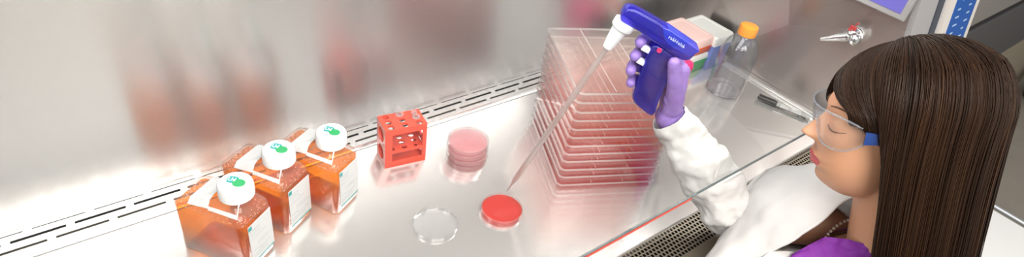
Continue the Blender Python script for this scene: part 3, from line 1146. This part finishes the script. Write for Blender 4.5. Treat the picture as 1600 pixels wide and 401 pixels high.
while z < pl - 0.06:
    sweep = 5 if k % 5 == 0 else 3
    a0 = -PI / 2 - 0.6
    ring0 = [((R_ + 0.0001) * math.cos(a0 + 0.22 * i), (R_ + 0.0001) * math.sin(a0 + 0.22 * i)) for i in range(sweep + 3)]
    for (xa, ya), (xb, yb) in zip(ring0, ring0[1:]):
        v = [b.verts.new(p) for p in ((xa, ya, z), (xb, yb, z), (xb, yb, z + 0.0007), (xa, ya, z + 0.0007))]
        b.faces.new(v)
    z += 0.0062
    k += 1
link('graduations', b, M['pipette_mark'], pip)

# ================================================================== BENCH, CART AND STOOL BEHIND
bn = thing('lab_cabinet', 'dark grey lab cabinet beyond the control panel, at the upper right', 'cabinet', (3.6, 0.75, -0.75))
b = new()
box(b, 2.12, 5.2, 0.45, 1.05, 0.115, 0.95, 0.006)
link('upper_front', b, M['bench_mid'], bn, world=True)
b = new()
box(b, 2.12, 5.2, 0.462, 1.05, 0.085, 0.114)
o = link('recess', b, M['black'], bn, world=True)
b = new()
box(b, 2.12, 5.2, 0.45, 1.05, -0.20, 0.084, 0.006)
o = link('drawer_front', b, M['bench_dark'], bn, world=True)
for k in range(3):
    b = new()
    box(b, 2.5 + k * 0.9, 2.75 + k * 0.9, 0.432, 0.4495, -0.045, -0.030, 0.004)
    link('pull', b, M['rail_steel'], o, world=True)
b = new()
box(b, 2.12, 5.2, 0.47, 1.05, -0.75, -0.201)
link('base', b, M['bench_beige'], bn, world=True)

bi = thing('waste_bin', 'black waste bin on the floor in front of the grey lab cabinet', 'bin', (4.45, 0.30, -0.7499))
b = new()
lathe(b, [(0.10, 0.0), (0.105, 0.004), (0.135, 0.26), (0.142, 0.262), (0.142, 0.275), (0.130, 0.275), (0.102, 0.012)], 36)
link('bin', b, M['black'], bi, smooth=40)

ct = thing('cart', 'white topped cart with steel rail behind the seated person', 'cart', (1.72, -0.22, -0.75))
b = new()
box(b, 1.42, 2.014, -0.55, 0.10, -0.222, -0.20, 0.004)
link('top', b, M['white_paint'], ct, world=True)
b = new()
pts = [(1.43, 0.108, -0.196), (2.000, 0.108, -0.196), (2.020, 0.098, -0.196), (2.025, 0.08, -0.196), (2.025, -0.55, -0.196)]
tube(b, pts, 0.0065, 10)
link('rail', b, M['rail_steel'], ct, world=True, smooth=50)
for x in (1.46, 1.98):
    for y in (-0.51, 0.06):
        b = new()
        box(b, x - 0.015, x + 0.015, y - 0.015, y + 0.015, -0.75, -0.222)
        link('leg', b, M['rail_steel'], ct, world=True)
b = new()
box(b, 1.44, 2.0, -0.53, 0.08, -0.56, -0.545)
link('shelf', b, M['white_paint'], ct, world=True)

# ================================================================== THE PERSON
HP = Vector((0.981, 0.204, 0.380))
YAW, PIT, ROL = math.radians(38.0), math.radians(-11.5), math.radians(11.0)
HM = Matrix.Translation(HP) @ Matrix.Rotation(YAW, 4, 'Z') @ Matrix.Rotation(PIT, 4, 'X') @ Matrix.Rotation(ROL, 4, 'Y') @ Matrix.Scale(1.035, 4)
HMI = HM.inverted()
NB = Vector((0.985, 0.122, 0.175))                      # base of the neck
TM = Matrix.Translation(NB) @ Matrix.Rotation(math.radians(16), 4, 'Z') @ Matrix.Rotation(math.radians(-11), 4, 'X')


def tw(p):
    return TM @ Vector(p)


def hw(p):
    return HM @ Vector(p)


def g1(x, m, s):
    return math.exp(-((x - m) / s) ** 2 / 2)


def head_base(d):
    """radius of skull and jaw along the unit direction d, from the head centre"""
    def ell(c, r):
        A = sum((d[i] / r[i]) ** 2 for i in range(3))
        B = -2 * sum(d[i] * c[i] / r[i] ** 2 for i in range(3))
        C_ = sum((c[i] / r[i]) ** 2 for i in range(3)) - 1
        D_ = B * B - 4 * A * C_
        return (-B + math.sqrt(D_)) / (2 * A) if D_ > 0 else 0.0
    r1 = ell((0, -0.016, 0.032), (0.076, 0.095, 0.094))
    r2 = ell((0, 0.031, -0.048), (0.059, 0.061, 0.071))
    r3 = ell((0, 0.045, -0.005), (0.056, 0.046, 0.060))
    p = 14.0
    return (r1 ** p + r2 ** p + r3 ** p) ** (1 / p)


def head_point(d):
    r = head_base(d)
    x, y, z = d[0] * r, d[1] * r, d[2] * r
    if d[1] > 0:
        w = min(1.0, d[1] * 3)
        f = 0.0
        # nose
        t = min(1, max(0, (0.022 - z) / 0.042))
        up = 1 if z > -0.020 else math.exp(-((z + 0.020) / 0.0060) ** 2)
        f += (0.001 + 0.0245 * t ** 1.4) * up * math.exp(-(abs(x) / (0.0078 + 0.0060 * t)) ** 2.4) * (1 if z < 0.045 else 0)
        f += 0.0070 * g1(abs(x), 0.0125, 0.0048) * g1(z, -0.025, 0.0062)
        # eye sockets and lids
        f -= 0.0105 * g1(abs(x), 0.031, 0.0150) * g1(z, 0.008, 0.0115)
        f += 0.0075 * g1(abs(x), 0.032, 0.0090) * g1(z, 0.006, 0.0065)
        f += 0.0035 * g1(z, 0.027, 0.0070) * g1(abs(x), 0.025, 0.020)
        f -= 0.0030 * g1(z, 0.016, 0.008) * g1(x, 0, 0.010)
        # cheeks
        f += 0.0045 * g1(abs(x), 0.040, 0.016) * g1(z, -0.020, 0.016)
        # mouth
        f += 0.0070 * g1(z, -0.0545, 0.0042) * g1(x, 0, 0.0150)
        f += 0.0075 * g1(z, -0.0660, 0.0048) * g1(x, 0, 0.0140)
        f -= 0.0030 * g1(z, -0.0602, 0.0016) * g1(x, 0, 0.020)
        f -= 0.0020 * g1(z, -0.0450, 0.0050) * g1(x, 0, 0.006)
        f -= 0.0035 * g1(z, -0.0775, 0.0055) * g1(x, 0, 0.020)
        f += 0.0060 * g1(z, -0.0930, 0.0100) * g1(x, 0, 0.0150)
        y += f * w
    return Vector((x, y, z))


per = thing('person', 'seated person in white lab coat and purple blouse holding the blue pipettor', 'person', (1.02, -0.15, -0.75))
SHR, ELB, WRI = Vector((1.150, 0.125, 0.130)), Vector((0.965, 0.338, 0.058)), gw((0.180, 0.010, -0.120))
SHL = Vector((0.835, 0.045, 0.120))
ELL, WRL = Vector((0.70, 0.17, -0.10)), Vector((0.86, 0.20, -0.20))


def body_blobs(bm, off, arms=True, lo=-0.56):
    for c, r in (((0, 0.005, -0.155), (0.150, 0.088, 0.150)), ((0, -0.005, -0.34), (0.122, 0.082, 0.17)), ((0, 0.030, -0.070), (0.095, 0.052, 0.055)), ((0, -0.015, -0.50), (0.160, 0.110, 0.11)),
                 ((-0.070, 0.052, -0.175), (0.060, 0.050, 0.062)), ((0.070, 0.052, -0.175), (0.060, 0.050, 0.062)), ((0, -0.02, -0.045), (0.105, 0.055, 0.055))):
        ball(bm, tw(c), (r[0] + off, r[1] + off, r[2] + off), 28, T=TM.to_3x3().to_4x4())
    for s in (SHL, SHR):
        capsule(bm, tw((0, -0.015, -0.045)), s, 0.050 + off, 0.047 + off, 20)


# --- skin: head, neck, trunk and arms as one surface
b = new()
NT, NP = 150, 110
rings = []
for i in range(1, NP):
    ph = -PI / 2 + PI * i / NP
    rings.append([hw(head_point((math.cos(ph) * math.sin(2 * PI * k / NT), math.cos(ph) * math.cos(2 * PI * k / NT), math.sin(ph)))) for k in range(NT)])
loft(b, rings)
for s in (-1, 1):
    ball(b, hw((s * 0.0745, -0.008, -0.002)), (0.008, 0.017, 0.030), 16, T=HM.to_3x3().to_4x4() @ Matrix.Rotation(0.25, 4, 'X'))
capsule(b, hw((0, -0.022, -0.045)), tw((0, -0.012, -0.015)), 0.051, 0.054, 24)
body_blobs(b, 0.0)
for s, e, w in ((SHR, ELB, WRI), (SHL, ELL, WRL)):
    capsule(b, s, e, 0.045, 0.037, 18)
    capsule(b, e, w, 0.037, 0.026, 18)
b = remesh(b, 0.0024, 2, 0.4)
for f in b.faces:
    p = HMI @ f.calc_center_median()
    if p.y > 0.085 and abs(p.x) < 0.0235 and -0.0735 < p.z < -0.0485:
        zz = p.z + 0.0602
        lim = 0.0235 * math.sqrt(max(0, 1 - (zz / (0.0095 if zz > 0 else 0.0120)) ** 2))
        if abs(p.x) < lim:
            f.material_index = 1
body = link('body', b, [M['skin'], M['lips']], per, smooth=180, world=True)



def on_face(x, z):
    """point of the face surface at (x, z) in head space"""
    lo_, hi_ = 0.0, 0.2
    y = 0.08
    for _ in range(12):
        d = Vector((x, y, z)).normalized()
        p = head_point(d)
        y += (p.y - y) * 0.5
        if abs(p.x) > 1e-6:
            pass
    return Vector((x, y, z))


for s_ in (-1, 1):
    b = new()
    tube(b, [hw(on_face(s_ * (0.018 + 0.030 * i / 10), 0.0010 - 0.004 * math.sin(PI * i / 10)) + Vector((0, 0.0012, 0))) for i in range(11)], [0.0003 + 0.0005 * math.sin(PI * (0.15 + 0.8 * i / 10)) for i in range(11)], 6)
    link('eyelash', b, M['lash'], per, smooth=180, world=True)
    b = new()
    tube(b, [hw(on_face(s_ * (0.014 + 0.036 * i / 10), 0.0265 + 0.006 * math.sin(PI * min(1, 0.15 + 0.75 * i / 10))) + Vector((0, 0.0006, 0))) for i in range(11)], [0.0004 + 0.0007 * math.sin(PI * (0.25 + 0.72 * i / 10)) for i in range(11)], 6)
    link('eyebrow', b, M['lash'], per, smooth=180, world=True)

# --- hair
CR = Vector((0.006, -0.010, 0.0))
PART = 0.35


def lerp(a, c, t):
    return a + (c - a) * t


TH = 1.22
TILT = Matrix.Rotation(math.radians(16), 3, 'Y')


def strand_path(az, u0, off, length, n=20):
    """hair guide in head space: az = side it falls to (0 = front, + = left), u0 = start along the meridian"""
    a = abs(az)
    sgn = 1 if az >= 0 else -1
    front = min(1.0, max(0.0, (TH + 0.10 - a) / 0.40))
    fall = math.radians(lerp(6, 13, front))
    el0 = math.radians(88) - u0 * math.radians(66)
    nh = 10
    pts = []
    for i in range(nh + 1):
        t = i / nh
        el = lerp(el0, min(el0, fall), t)
        aa = sgn * (a + front * (TH + 0.10 - a) * 0.50 * t ** 1.8)
        d = Vector((-math.cos(el) * math.sin(aa), math.cos(el) * math.cos(aa), math.sin(el)))
        d = TILT @ d
        k = min(1, t * 1.6 + u0)
        r = head_base(d) + off * (0.15 + 0.85 * k) * (1 - 0.62 * front) + 0.003 + 0.011 * min(1, max(0, a - 1.3)) * k
        pts.append(d * r)
    d0 = (pts[-1] - pts[-2]).normalized()
    m = n - nh
    p = pts[-1].copy()
    for i in range(1, m + 1):
        t = i / m
        k = min(1.0, t * 2.0)
        dirv = d0 * (1 - k) + Vector((-0.05 * sgn * (1 if a < 1.6 else 0.3) * (1 if front < 0.5 else 4.0), -0.07 - 0.30 * front - (0.55 if az < 0 and a < 2.3 else 0.0), -1.0)) * k
        p = p + dirv.normalized() * (length / m)
        rm = head_base(p.normalized()) + off * 0.8 * (1 - 0.62 * front) + 0.003
        if p.length < rm and p.z > -0.06:
            p = p.normalized() * rm
        pts.append(p.copy())
    return pts


rr = random.Random(11)
HV, HF, HT = [], [], []
nv0 = 0


def add_strand(pts, w, tone):
    global nv0
    P_ = np.array([hw(p)[:] for p in pts])
    n = len(P_)
    T_ = np.gradient(P_, axis=0)
    T_ /= np.linalg.norm(T_, axis=1)[:, None] + 1e-9
    out_ = P_ - np.array(HP[:])
    X_ = np.cross(T_, out_)
    X_ /= np.linalg.norm(X_, axis=1)[:, None] + 1e-9
    Y_ = np.cross(T_, X_)
    t = np.linspace(0, 1, n)
    rad = w * (1 - 0.8 * np.clip((t - 0.75) / 0.25, 0, 1))
    for k in range(3):
        c, s_ = math.cos(2 * PI * k / 3), math.sin(2 * PI * k / 3)
        HV.append(P_ + (X_ * c + Y_ * s_) * rad[:, None])
    i = np.arange(n - 1)
    for k in range(3):
        a_, c_ = nv0 + k * n, nv0 + ((k + 1) % 3) * n
        HF.append(np.stack([a_ + i, c_ + i, c_ + i + 1, a_ + i + 1], 1))
    HT.append(np.full(3 * n, tone))
    nv0 += 3 * n


clumps = [rr.random() for _ in range(70)]
for s_ in range(15000):
    az = rr.uniform(-PI, PI)
    a = abs(az)
    u0 = rr.random() ** 0.8 * (0.45 if a < TH else 1.0)
    off = rr.uniform(0.006, 0.024)
    c_ = (az + PI) / (2 * PI) * 68.9
    cl = lerp(clumps[int(c_)], clumps[int(c_) + 1], c_ % 1)
    tone = 0.10 + 0.30 * cl + 0.40 * rr.random() ** 4
    if a < TH:
        length = lerp(0.012, 0.062, a / TH) * rr.uniform(0.7, 1.2)
    else:
        length = lerp(0.19, 0.285, min(1, (a - TH) / 0.3)) * rr.uniform(0.9, 1.04)
    pts = strand_path(az, u0, off, length)
    amp, phs = rr.uniform(0.0, 0.0025), rr.uniform(0, 6.3)
    for i, p in enumerate(pts):
        t = i / (len(pts) - 1.0)
        p.x += amp * t * math.sin(phs + 3 * t)
        p.y += amp * t * math.cos(phs + 2.3 * t)
    add_strand(pts, rr.uniform(0.0005, 0.0009), tone)
# under-layers so that no scalp shows between the strands
NA = 160
for lay_off in (0.004, 0.013, 0.019):
    rows_, tn = [], []
    for k in range(NA + 1):
        az = -PI + 2 * PI * k / NA
        a = abs(az)
        rows_.append(np.array([hw(p)[:] for p in strand_path(az, 0.0, lay_off, 0.022 if a < TH else 0.245)]))
    n = len(rows_[0])
    for k in range(NA):
        a0, a1 = abs(-PI + 2 * PI * k / NA), abs(-PI + 2 * PI * (k + 1) / NA)
        if min(a0, a1) < TH <= max(a0, a1):
            continue
        i = np.arange(n - 1)
        HF.append(np.stack([nv0 + k * n + i, nv0 + k * n + i + 1, nv0 + (k + 1) * n + i + 1, nv0 + (k + 1) * n + i], 1))
    HV.append(np.concatenate(rows_))
    HT.append(np.full((NA + 1) * n, 0.26))
    nv0 += (NA + 1) * n
HV, HF, HT = np.concatenate(HV), np.concatenate(HF), np.concatenate(HT)
me = bpy.data.meshes.new('hair')
me.from_pydata(HV.tolist(), [], HF.tolist())
me.materials.append(M['hair'])
at = me.attributes.new('strand', 'FLOAT', 'POINT')
at.data.foreach_set('value', HT.astype(np.float32))
me.polygons.foreach_set('use_smooth', [True] * len(me.polygons))
hair = bpy.data.objects.new('hair', me)
COL.objects.link(hair)
hair.parent = per
hair.matrix_parent_inverse = root_matrix(per).inverted()
hair['kind'] = 'stuff'

# --- coat: trunk and sleeves, opened in a V at the front


def wrinkle(bm, amp, scale, sel=None, seed=0.0):
    bm.normal_update()
    for v in bm.verts:
        k = 1.0 if sel is None else sel(v.co)
        if k > 0:
            q_ = v.co * scale + Vector((seed, seed * 2, -seed))
            nn = noise.noise(q_) + 0.5 * noise.noise(q_ * 2.1) + 0.25 * noise.noise(q_ * 4.3)
            v.co += v.normal * amp * nn * k


def sleeve_pts(s, e, w, rs, n1=7, n2=9):
    pts, rad = [], []
    for i in range(n1):
        t = i / n1
        pts.append(s.lerp(e, t))
        rad.append(lerp(rs[0], rs[1], t))
    for i in range(n2 + 1):
        t = i / n2
        pts.append(e.lerp(w, t))
        if t < 0.55:
            rad.append(lerp(rs[1], rs[2], t / 0.55))
        else:
            rad.append(lerp(rs[2], rs[3], (t - 0.55) / 0.45))
    return pts, rad


b = new()
body_blobs(b, 0.018)
cuff = ELB.lerp(WRI, 0.97)
for s, e, w, rs in ((SHR, ELB, cuff, (0.066, 0.053, 0.053, 0.036)), (SHL, ELL, WRL, (0.066, 0.058, 0.054, 0.036))):
    pts, rad = sleeve_pts(s, e, w, rs)
    for p, q_, ra, rb in zip(pts, pts[1:], rad, rad[1:]):
        capsule(b, p, q_, ra, rb, 20)
# skirt of the coat over the lap
for sx in (-0.10, 0.10):
    capsule(b, tw((sx, -0.01, -0.50)), Vector((1.02 + sx, 0.17, -0.33)), 0.115, 0.100, 24)
b = remesh(b, 0.0050, 4, 0.5)


def near_sleeve(p):
    d = (p - ELB).length
    d2 = (p - WRI).length
    return 1.0 if min(d, d2) < 0.20 else 0.5


axis = (WRI - ELB).normalized()
b.normal_update()
for v in b.verts:
    k = near_sleeve(v.co)
    d_ = v.co - ELB
    al = d_.dot(axis)
    ra = d_ - axis * al
    q_ = Vector((al * 22.0 + ra.x * 9, ra.y * 9.0, ra.z * 9.0))
    nn = noise.noise(q_) + 0.35 * noise.noise(q_ * 2.3 + Vector((3, 1, 2)))
    v.co += v.normal * 0.0085 * nn * k
wrinkle(b, 0.0055, 34.0, near_sleeve, 4.7)
wrinkle(b, 0.0060, 60.0, lambda p: max(0.0, 1 - (p - ELB).length / 0.11), 2.1)
for v in b.verts:
    if 0.78 < v.co.x < 1.12 and v.co.z > 0.166 and abs(v.co.y - sl(v.co.z)) < 0.014:
        v.co.z = 0.166
TI = TM.inverted()
dead = []
for f in b.faces:
    p = TI @ f.calc_center_median()
    if 0.0 < p.y < 0.17 and p.z > -0.30:
        wv = 0.062 + 0.02 * min(1, max(0, (p.z + 0.30) / 0.3))
        wv *= min(1.0, max(0, (p.z + 0.30) / 0.22))
        if abs(p.x) < wv + 0.004:
            dead.append(f)
    elif p.z > -0.005 and (Vector((p.x, p.y, 0))).length < 0.085:
        dead.append(f)
    q_ = f.calc_center_median()
bmesh.ops.delete(b, geom=dead, context='FACES')
for cpt, end, stop in ((cuff, WRI, 0.006), (WRL, WRL + (WRL - ELL), 0.0)):
    nrm_ = (end - cpt).normalized()
    gf = [f for f in b.faces if (f.calc_center_median() - cpt).length < 0.07]
    ge = list({e for f in gf for e in f.edges})
    gv = list({v for f in gf for v in f.verts})
    bmesh.ops.bisect_plane(b, geom=gf + ge + gv, plane_co=cpt + nrm_ * stop, plane_no=nrm_, clear_outer=True)
coat = link('lab_coat', b, M['coat'], per, smooth=180, world=True)
sm = coat.modifiers.new('thickness', 'SOLIDIFY')
sm.thickness = 0.0025
sm.offset = -1

# lapels and front panels hanging forward


def sheet(curves, th=0.003, amp=0.003, scale=22, nu=24, nv=14):
    """thick cloth sheet through a set of curves (each a list of world points)"""
    def samp(c, t):
        m = len(c) - 1
        i = min(m - 1, int(t * m))
        f_ = t * m - i
        p0, p1, p2, p3 = c[max(i - 1, 0)], c[i], c[i + 1], c[min(i + 2, m)]
        return 0.5 * ((2 * p1) + (p2 - p0) * f_ + (2 * p0 - 5 * p1 + 4 * p2 - p3) * f_ ** 2 + (3 * p1 - p0 - 3 * p2 + p3) * f_ ** 3)
    bm = new()
    g = []
    cs = [[Vector(p) for p in c] for c in curves]
    for i in range(nu + 1):
        col = [samp(c, i / nu) for c in cs]
        row = []
        for j in range(nv + 1):
            row.append(bm.verts.new(samp(col, j / nv)))
        g.append(row)
    for i in range(nu):
        for j in range(nv):
            bm.faces.new((g[i][j], g[i + 1][j], g[i + 1][j + 1], g[i][j + 1]))
    wrinkle(bm, amp, scale, None, 2.2)
    return bm


def solid(o, th):
    m_ = o.modifiers.new('thickness', 'SOLIDIFY')
    m_.thickness = th
    m_.offset = 0
    return o


# right front panel: from the neck forward and down to the elbow
A_ = [(1.035, 0.170, 0.238), (0.995, 0.202, 0.215), (0.9355, 0.2015, 0.195), (0.8947, 0.2156, 0.160), (0.875, 0.2314, 0.125), (0.846, 0.2475, 0.070), (0.815, 0.250, 0.040)]
B_ = [(1.120, 0.240, 0.205), (1.095, 0.308, 0.172), (1.044, 0.350, 0.150), (0.985, 0.350, 0.125), (0.9316, 0.3286, 0.090), (0.835, 0.312, 0.056), (0.780, 0.296, 0.040)]
M_ = [tuple((p + q_) / 2 + d for p, q_, d in zip(a, c, (0.0, 0.006, 0.016))) for a, c in zip(A_, B_)]
C_ = [(p[0] + 0.020, p[1] + 0.008, max(p[2] - 0.045, 0.018)) for p in B_]
o = solid(link('front_panel', sheet([A_, M_, B_, C_], amp=0.0075, scale=14, nu=40, nv=36), M['coat'], per, smooth=180, world=True), 0.003)
SHEET_L = [[(0.8764, 0.2336, 0.1220), (0.9065, 0.2127, 0.1250), (0.9280, 0.1853, 0.1280), (0.9402, 0.1470, 0.1280), (0.9429, 0.1058, 0.1250)],
           [(0.8513, 0.2372, 0.1000), (0.8782, 0.2113, 0.1050), (0.9028, 0.1819, 0.1050), (0.9162, 0.1403, 0.1050), (0.9249, 0.1011, 0.1000)],
           [(0.8101, 0.2416, 0.0300), (0.8460, 0.2114, 0.0200), (0.8758, 0.1771, 0.0200), (0.8991, 0.1391, 0.0200), (0.9156, 0.0982, 0.0200)]]
o = solid(link('front_panel', sheet(SHEET_L), M['coat'], per, smooth=180, world=True), 0.003)

# --- blouse
b = new()
body_blobs(b, 0.009)
b = remesh(b, 0.0045, 4, 0.5)
wrinkle(b, 0.004, 30, None, 0.4)
dead = []
for f in b.faces:
    p = TI @ f.calc_center_median()
    lim = -0.070 if p.y > 0.0 else 0.0
    rr2 = math.hypot(p.x, p.y * 0.8)
    if (p.z > -0.045 and rr2 < 0.072 and p.y > -0.03) or (p.z > 0.0 and rr2 < 0.09) or p.z < -0.50 or abs(p.x) > 0.145:
        dead.append(f)
bmesh.ops.delete(b, geom=dead, context='FACES')
me_ = bpy.data.meshes.new('tmp')
neck = sheet([
    [(0.8971, 0.2070, 0.1280), (0.9175, 0.1963, 0.1480), (0.9383, 0.1850, 0.1680), (0.9408, 0.1572, 0.1900), (0.9379, 0.1307, 0.2050), (0.9601, 0.0923, 0.2100), (0.9940, 0.0527, 0.2050)],
    [(0.8785, 0.2034, 0.1180), (0.9051, 0.1841, 0.1380), (0.9249, 0.1654, 0.1580), (0.9288, 0.1378, 0.1800), (0.9362, 0.1122, 0.1920), (0.9600, 0.0738, 0.1950), (0.9939, 0.0343, 0.1900)],
    [(0.8499, 0.1879, 0.0800), (0.8869, 0.1550, 0.1000), (0.9018, 0.1278, 0.1200), (0.9146, 0.0989, 0.1400), (0.9361, 0.0708, 0.1500), (0.9693, 0.0330, 0.1500), (1.0091, -0.0074, 0.1400)],
], amp=0.004, scale=45, nu=60, nv=40)
neck.to_mesh(me_)
neck.free()
b.from_mesh(me_)
link('blouse', b, M['blouse'], per, smooth=180, world=True)

# --- trousers and shoes
b = new()
for s in (-1, 1):
    hip, knee, ank = tw((s * 0.085, -0.01, -0.51)), Vector((1.02 + s * 0.12, 0.235, -0.34)), Vector((1.03 + s * 0.10, 0.12, -0.70))
    capsule(b, hip, knee, 0.082, 0.060, 20)
    capsule(b, knee, ank, 0.058, 0.040, 20)
b = remesh(b, 0.008, 3, 0.5)
link('trousers', b, M['trousers'], per, smooth=180, world=True)
for s in (-1, 1):
    b = new()
    ball(b, (1.03 + s * 0.10, 0.155, -0.715), (0.040, 0.095, 0.035), 20)
    ball(b, (1.03 + s * 0.10, 0.105, -0.705), (0.036, 0.045, 0.042), 16)
    b = remesh(b, 0.005, 2, 0.5)
    for v in b.verts:
        v.co.z = max(v.co.z, -0.7498)
    link('shoe', b, M['shoe'], per, smooth=180, world=True)

# --- glove
b = new()
F = [([(0.150, 0.026, -0.040), (0.126, 0.031, -0.020), (0.078, 0.0275, -0.016), (0.054, 0.016, -0.016), (0.047, -0.004, -0.018)], 0.0108),
     ([(0.152, 0.027, -0.058), (0.134, 0.031, -0.046), (0.086, 0.0270, -0.041), (0.061, 0.016, -0.041), (0.053, -0.006, -0.043)], 0.0108),
     ([(0.156, 0.026, -0.076), (0.141, 0.030, -0.071), (0.092, 0.0265, -0.067), (0.066, 0.015, -0.067), (0.061, -0.009, -0.069)], 0.0104),
     ([(0.162, 0.022, -0.094), (0.150, 0.028, -0.094), (0.104, 0.0255, -0.089), (0.079, 0.014, -0.089), (0.075, -0.007, -0.090)], 0.0094)]
wl = Vector((0.180, 0.010, -0.120))
for pts, r in F:
    for k, (p, q_) in enumerate(zip(pts, pts[1:])):
        capsule(b, gw(p), gw(q_), r * (1.08 - 0.05 * k), r * (1.03 - 0.05 * k), 14)
    capsule(b, gw(wl), gw(pts[0]), 0.0200, 0.0165, 16)
T_ = [(0.172, 0.004, -0.104), (0.158, -0.010, -0.076), (0.134, -0.0215, -0.044), (0.110, -0.0255, -0.014)]
for k, (p, q_, ra, rb) in enumerate(zip(T_, T_[1:], (0.0200, 0.0165, 0.0135), (0.0165, 0.0135, 0.0108))):
    capsule(b, gw(p), gw(q_), ra, rb, 16)
capsule(b, gw((0.160, 0.022, -0.060)), gw((0.156, -0.006, -0.080)), 0.015, 0.016, 16)
capsule(b, gw(wl), gw(wl) + (ELB - WRI).normalized() * 0.06, 0.0270, 0.0285, 20)
b = remesh(b, 0.0016, 3, 0.5)
wrinkle(b, 0.0008, 70, None, 0.9)
o = link('glove', b, M['glove'], per, smooth=180, world=True)
o['label'] = 'purple glove closed round the pipettor grip'
b = new()
dirw = (ELB - WRI).normalized()
hb = WRL + (WRL - ELL).normalized() * 0.05
capsule(b, WRL, hb, 0.026, 0.034, 16)
side = Vector((0, 0, 1)).cross((WRL - ELL).normalized()).normalized()
for k in range(4):
    st = hb + side * (k - 1.5) * 0.019 + (WRL - ELL).normalized() * 0.02
    capsule(b, st, st + (WRL - ELL).normalized() * (0.030 + 0.004 * (1 - abs(k - 1.5))) + Vector((0, 0, -0.010)), 0.0098, 0.0088, 12)
    capsule(b, st + (WRL - ELL).normalized() * 0.032 + Vector((0, 0, -0.010)), st + (WRL - ELL).normalized() * 0.052 + Vector((0, 0, -0.030)), 0.0088, 0.0080, 12)
capsule(b, WRL + side * 0.02, hb + side * 0.048, 0.014, 0.010, 12)
b = remesh(b, 0.0025, 3, 0.5)
link('glove', b, M['glove'], per, smooth=180, world=True)

# --- necklace
b = new()
nk = 62
for k in range(nk):
    t_ = 2 * PI * k / nk
    p = tw((0.060 * math.sin(t_), 0.012 + 0.064 * math.cos(t_), 0.034 - 0.036 * (0.5 + 0.5 * math.cos(t_)) - 0.032 * min(1, max(0, (0.75 - math.sin(t_)) / 0.9)) * min(1, max(0, 0.8 + math.cos(t_)))))
    ball(b, p, 0.0030, 8)
o = link('pearl_necklace', b, M['pearl'], per, smooth=180, world=True)

# --- safety glasses
sg = thing('safety_glasses', 'clear wraparound safety glasses with blue temples worn by the seated person', 'glasses', HP)
sg.rotation_euler = HM.to_euler()
sg.scale = (1.035, 1.035, 1.035)


def lens_pt(u, v):
    """u -1..1 across the face, v 0..1 from bottom to top"""
    an = u * 1.35
    x = 0.072 * math.sin(an) / math.sin(1.35)
    y = 0.034 + 0.067 * math.cos(an)
    a = abs(u)
    zb = -0.024 + (0.034 * math.exp(-(a / 0.20) ** 2)) + 0.020 * max(0, (a - 0.55) / 0.45) ** 2
    zt_ = 0.030 - 0.010 * max(0, (a - 0.5) / 0.5) ** 2
    return Vector((x, y + 0.006 * v, lerp(zb, zt_, v)))


for s in (-1, 1):
    b = new()
    g = [[b.verts.new(lens_pt(s * lerp(0.04, 1.0, i / 20), j / 10)) for j in range(11)] for i in range(21)]
    for i in range(20):
        for j in range(10):
            b.faces.new((g[i][j], g[i + 1][j], g[i + 1][j + 1], g[i][j + 1]))
    solid(link('lens', b, M['lens'], sg, smooth=180), 0.0018)
b = new()
for v in (0, 1):
    tube(b, [lens_pt(-1 + 2 * i / 40, v) for i in range(41)], 0.0014, 6)
link('rim', b, M['lens_rim'], sg, smooth=180)
for s in (-1, 1):
    b = new()
    e0 = lens_pt(s, 0.55)
    e0.z = 0.008
    pts = [e0 + Vector((s * 0.001, -0.002, -0.002)), e0 + Vector((s * 0.005, -0.020, 0.000)), e0 + Vector((s * 0.009, -0.045, 0.003)), e0 + Vector((s * 0.009, -0.090, 0.0))]
    rings = []
    for i, p in enumerate(pts):
        h = (0.0095, 0.0080, 0.0055, 0.004)[i]
        rings.append([(p.x + dx, p.y, p.z + dz) for dx, dz in ((-0.0015, -h), (0.0015, -h), (0.002, 0), (0.0015, h), (-0.0015, h), (-0.002, 0))])
    loft(b, rings)
    link('temple_arm', b, M['goggle_blue'], sg, smooth=60)

# --- stool
st = thing('lab_stool', 'round black lab stool under the seated person', 'stool', (1.03, -0.17, -0.75))
zs = -0.47
b = new()
lathe(b, [(0.02, zs - 0.05), (0.16, zs - 0.05), (0.18, zs - 0.035), (0.185, zs - 0.015), (0.17, zs), (0.02, zs + 0.002)], 40, (1.03, -0.17, 0))
link('seat', b, M['black'], st, world=True, smooth=50)
b = new()
tube(b, [(1.03, -0.17, -0.66), (1.03, -0.17, zs - 0.05)], 0.025, 16)
link('column', b, M['rail_steel'], st, world=True, smooth=50)
for k in range(5):
    a = 2 * PI * k / 5 + 0.3
    b = new()
    tube(b, [(1.03, -0.17, -0.675), (1.03 + 0.25 * math.cos(a), -0.17 + 0.25 * math.sin(a), -0.705)], [0.02, 0.013], 10)
    lg = link('leg', b, M['rail_steel'], st, world=True, smooth=50)
    b = new()
    c = (1.03 + 0.25 * math.cos(a), -0.17 + 0.25 * math.sin(a), -0.7245)
    tube(b, [(c[0] - 0.012, c[1], c[2]), (c[0] + 0.012, c[1], c[2])], 0.025, 14)
    link('caster', b, M['black'], lg, world=True, smooth=50)
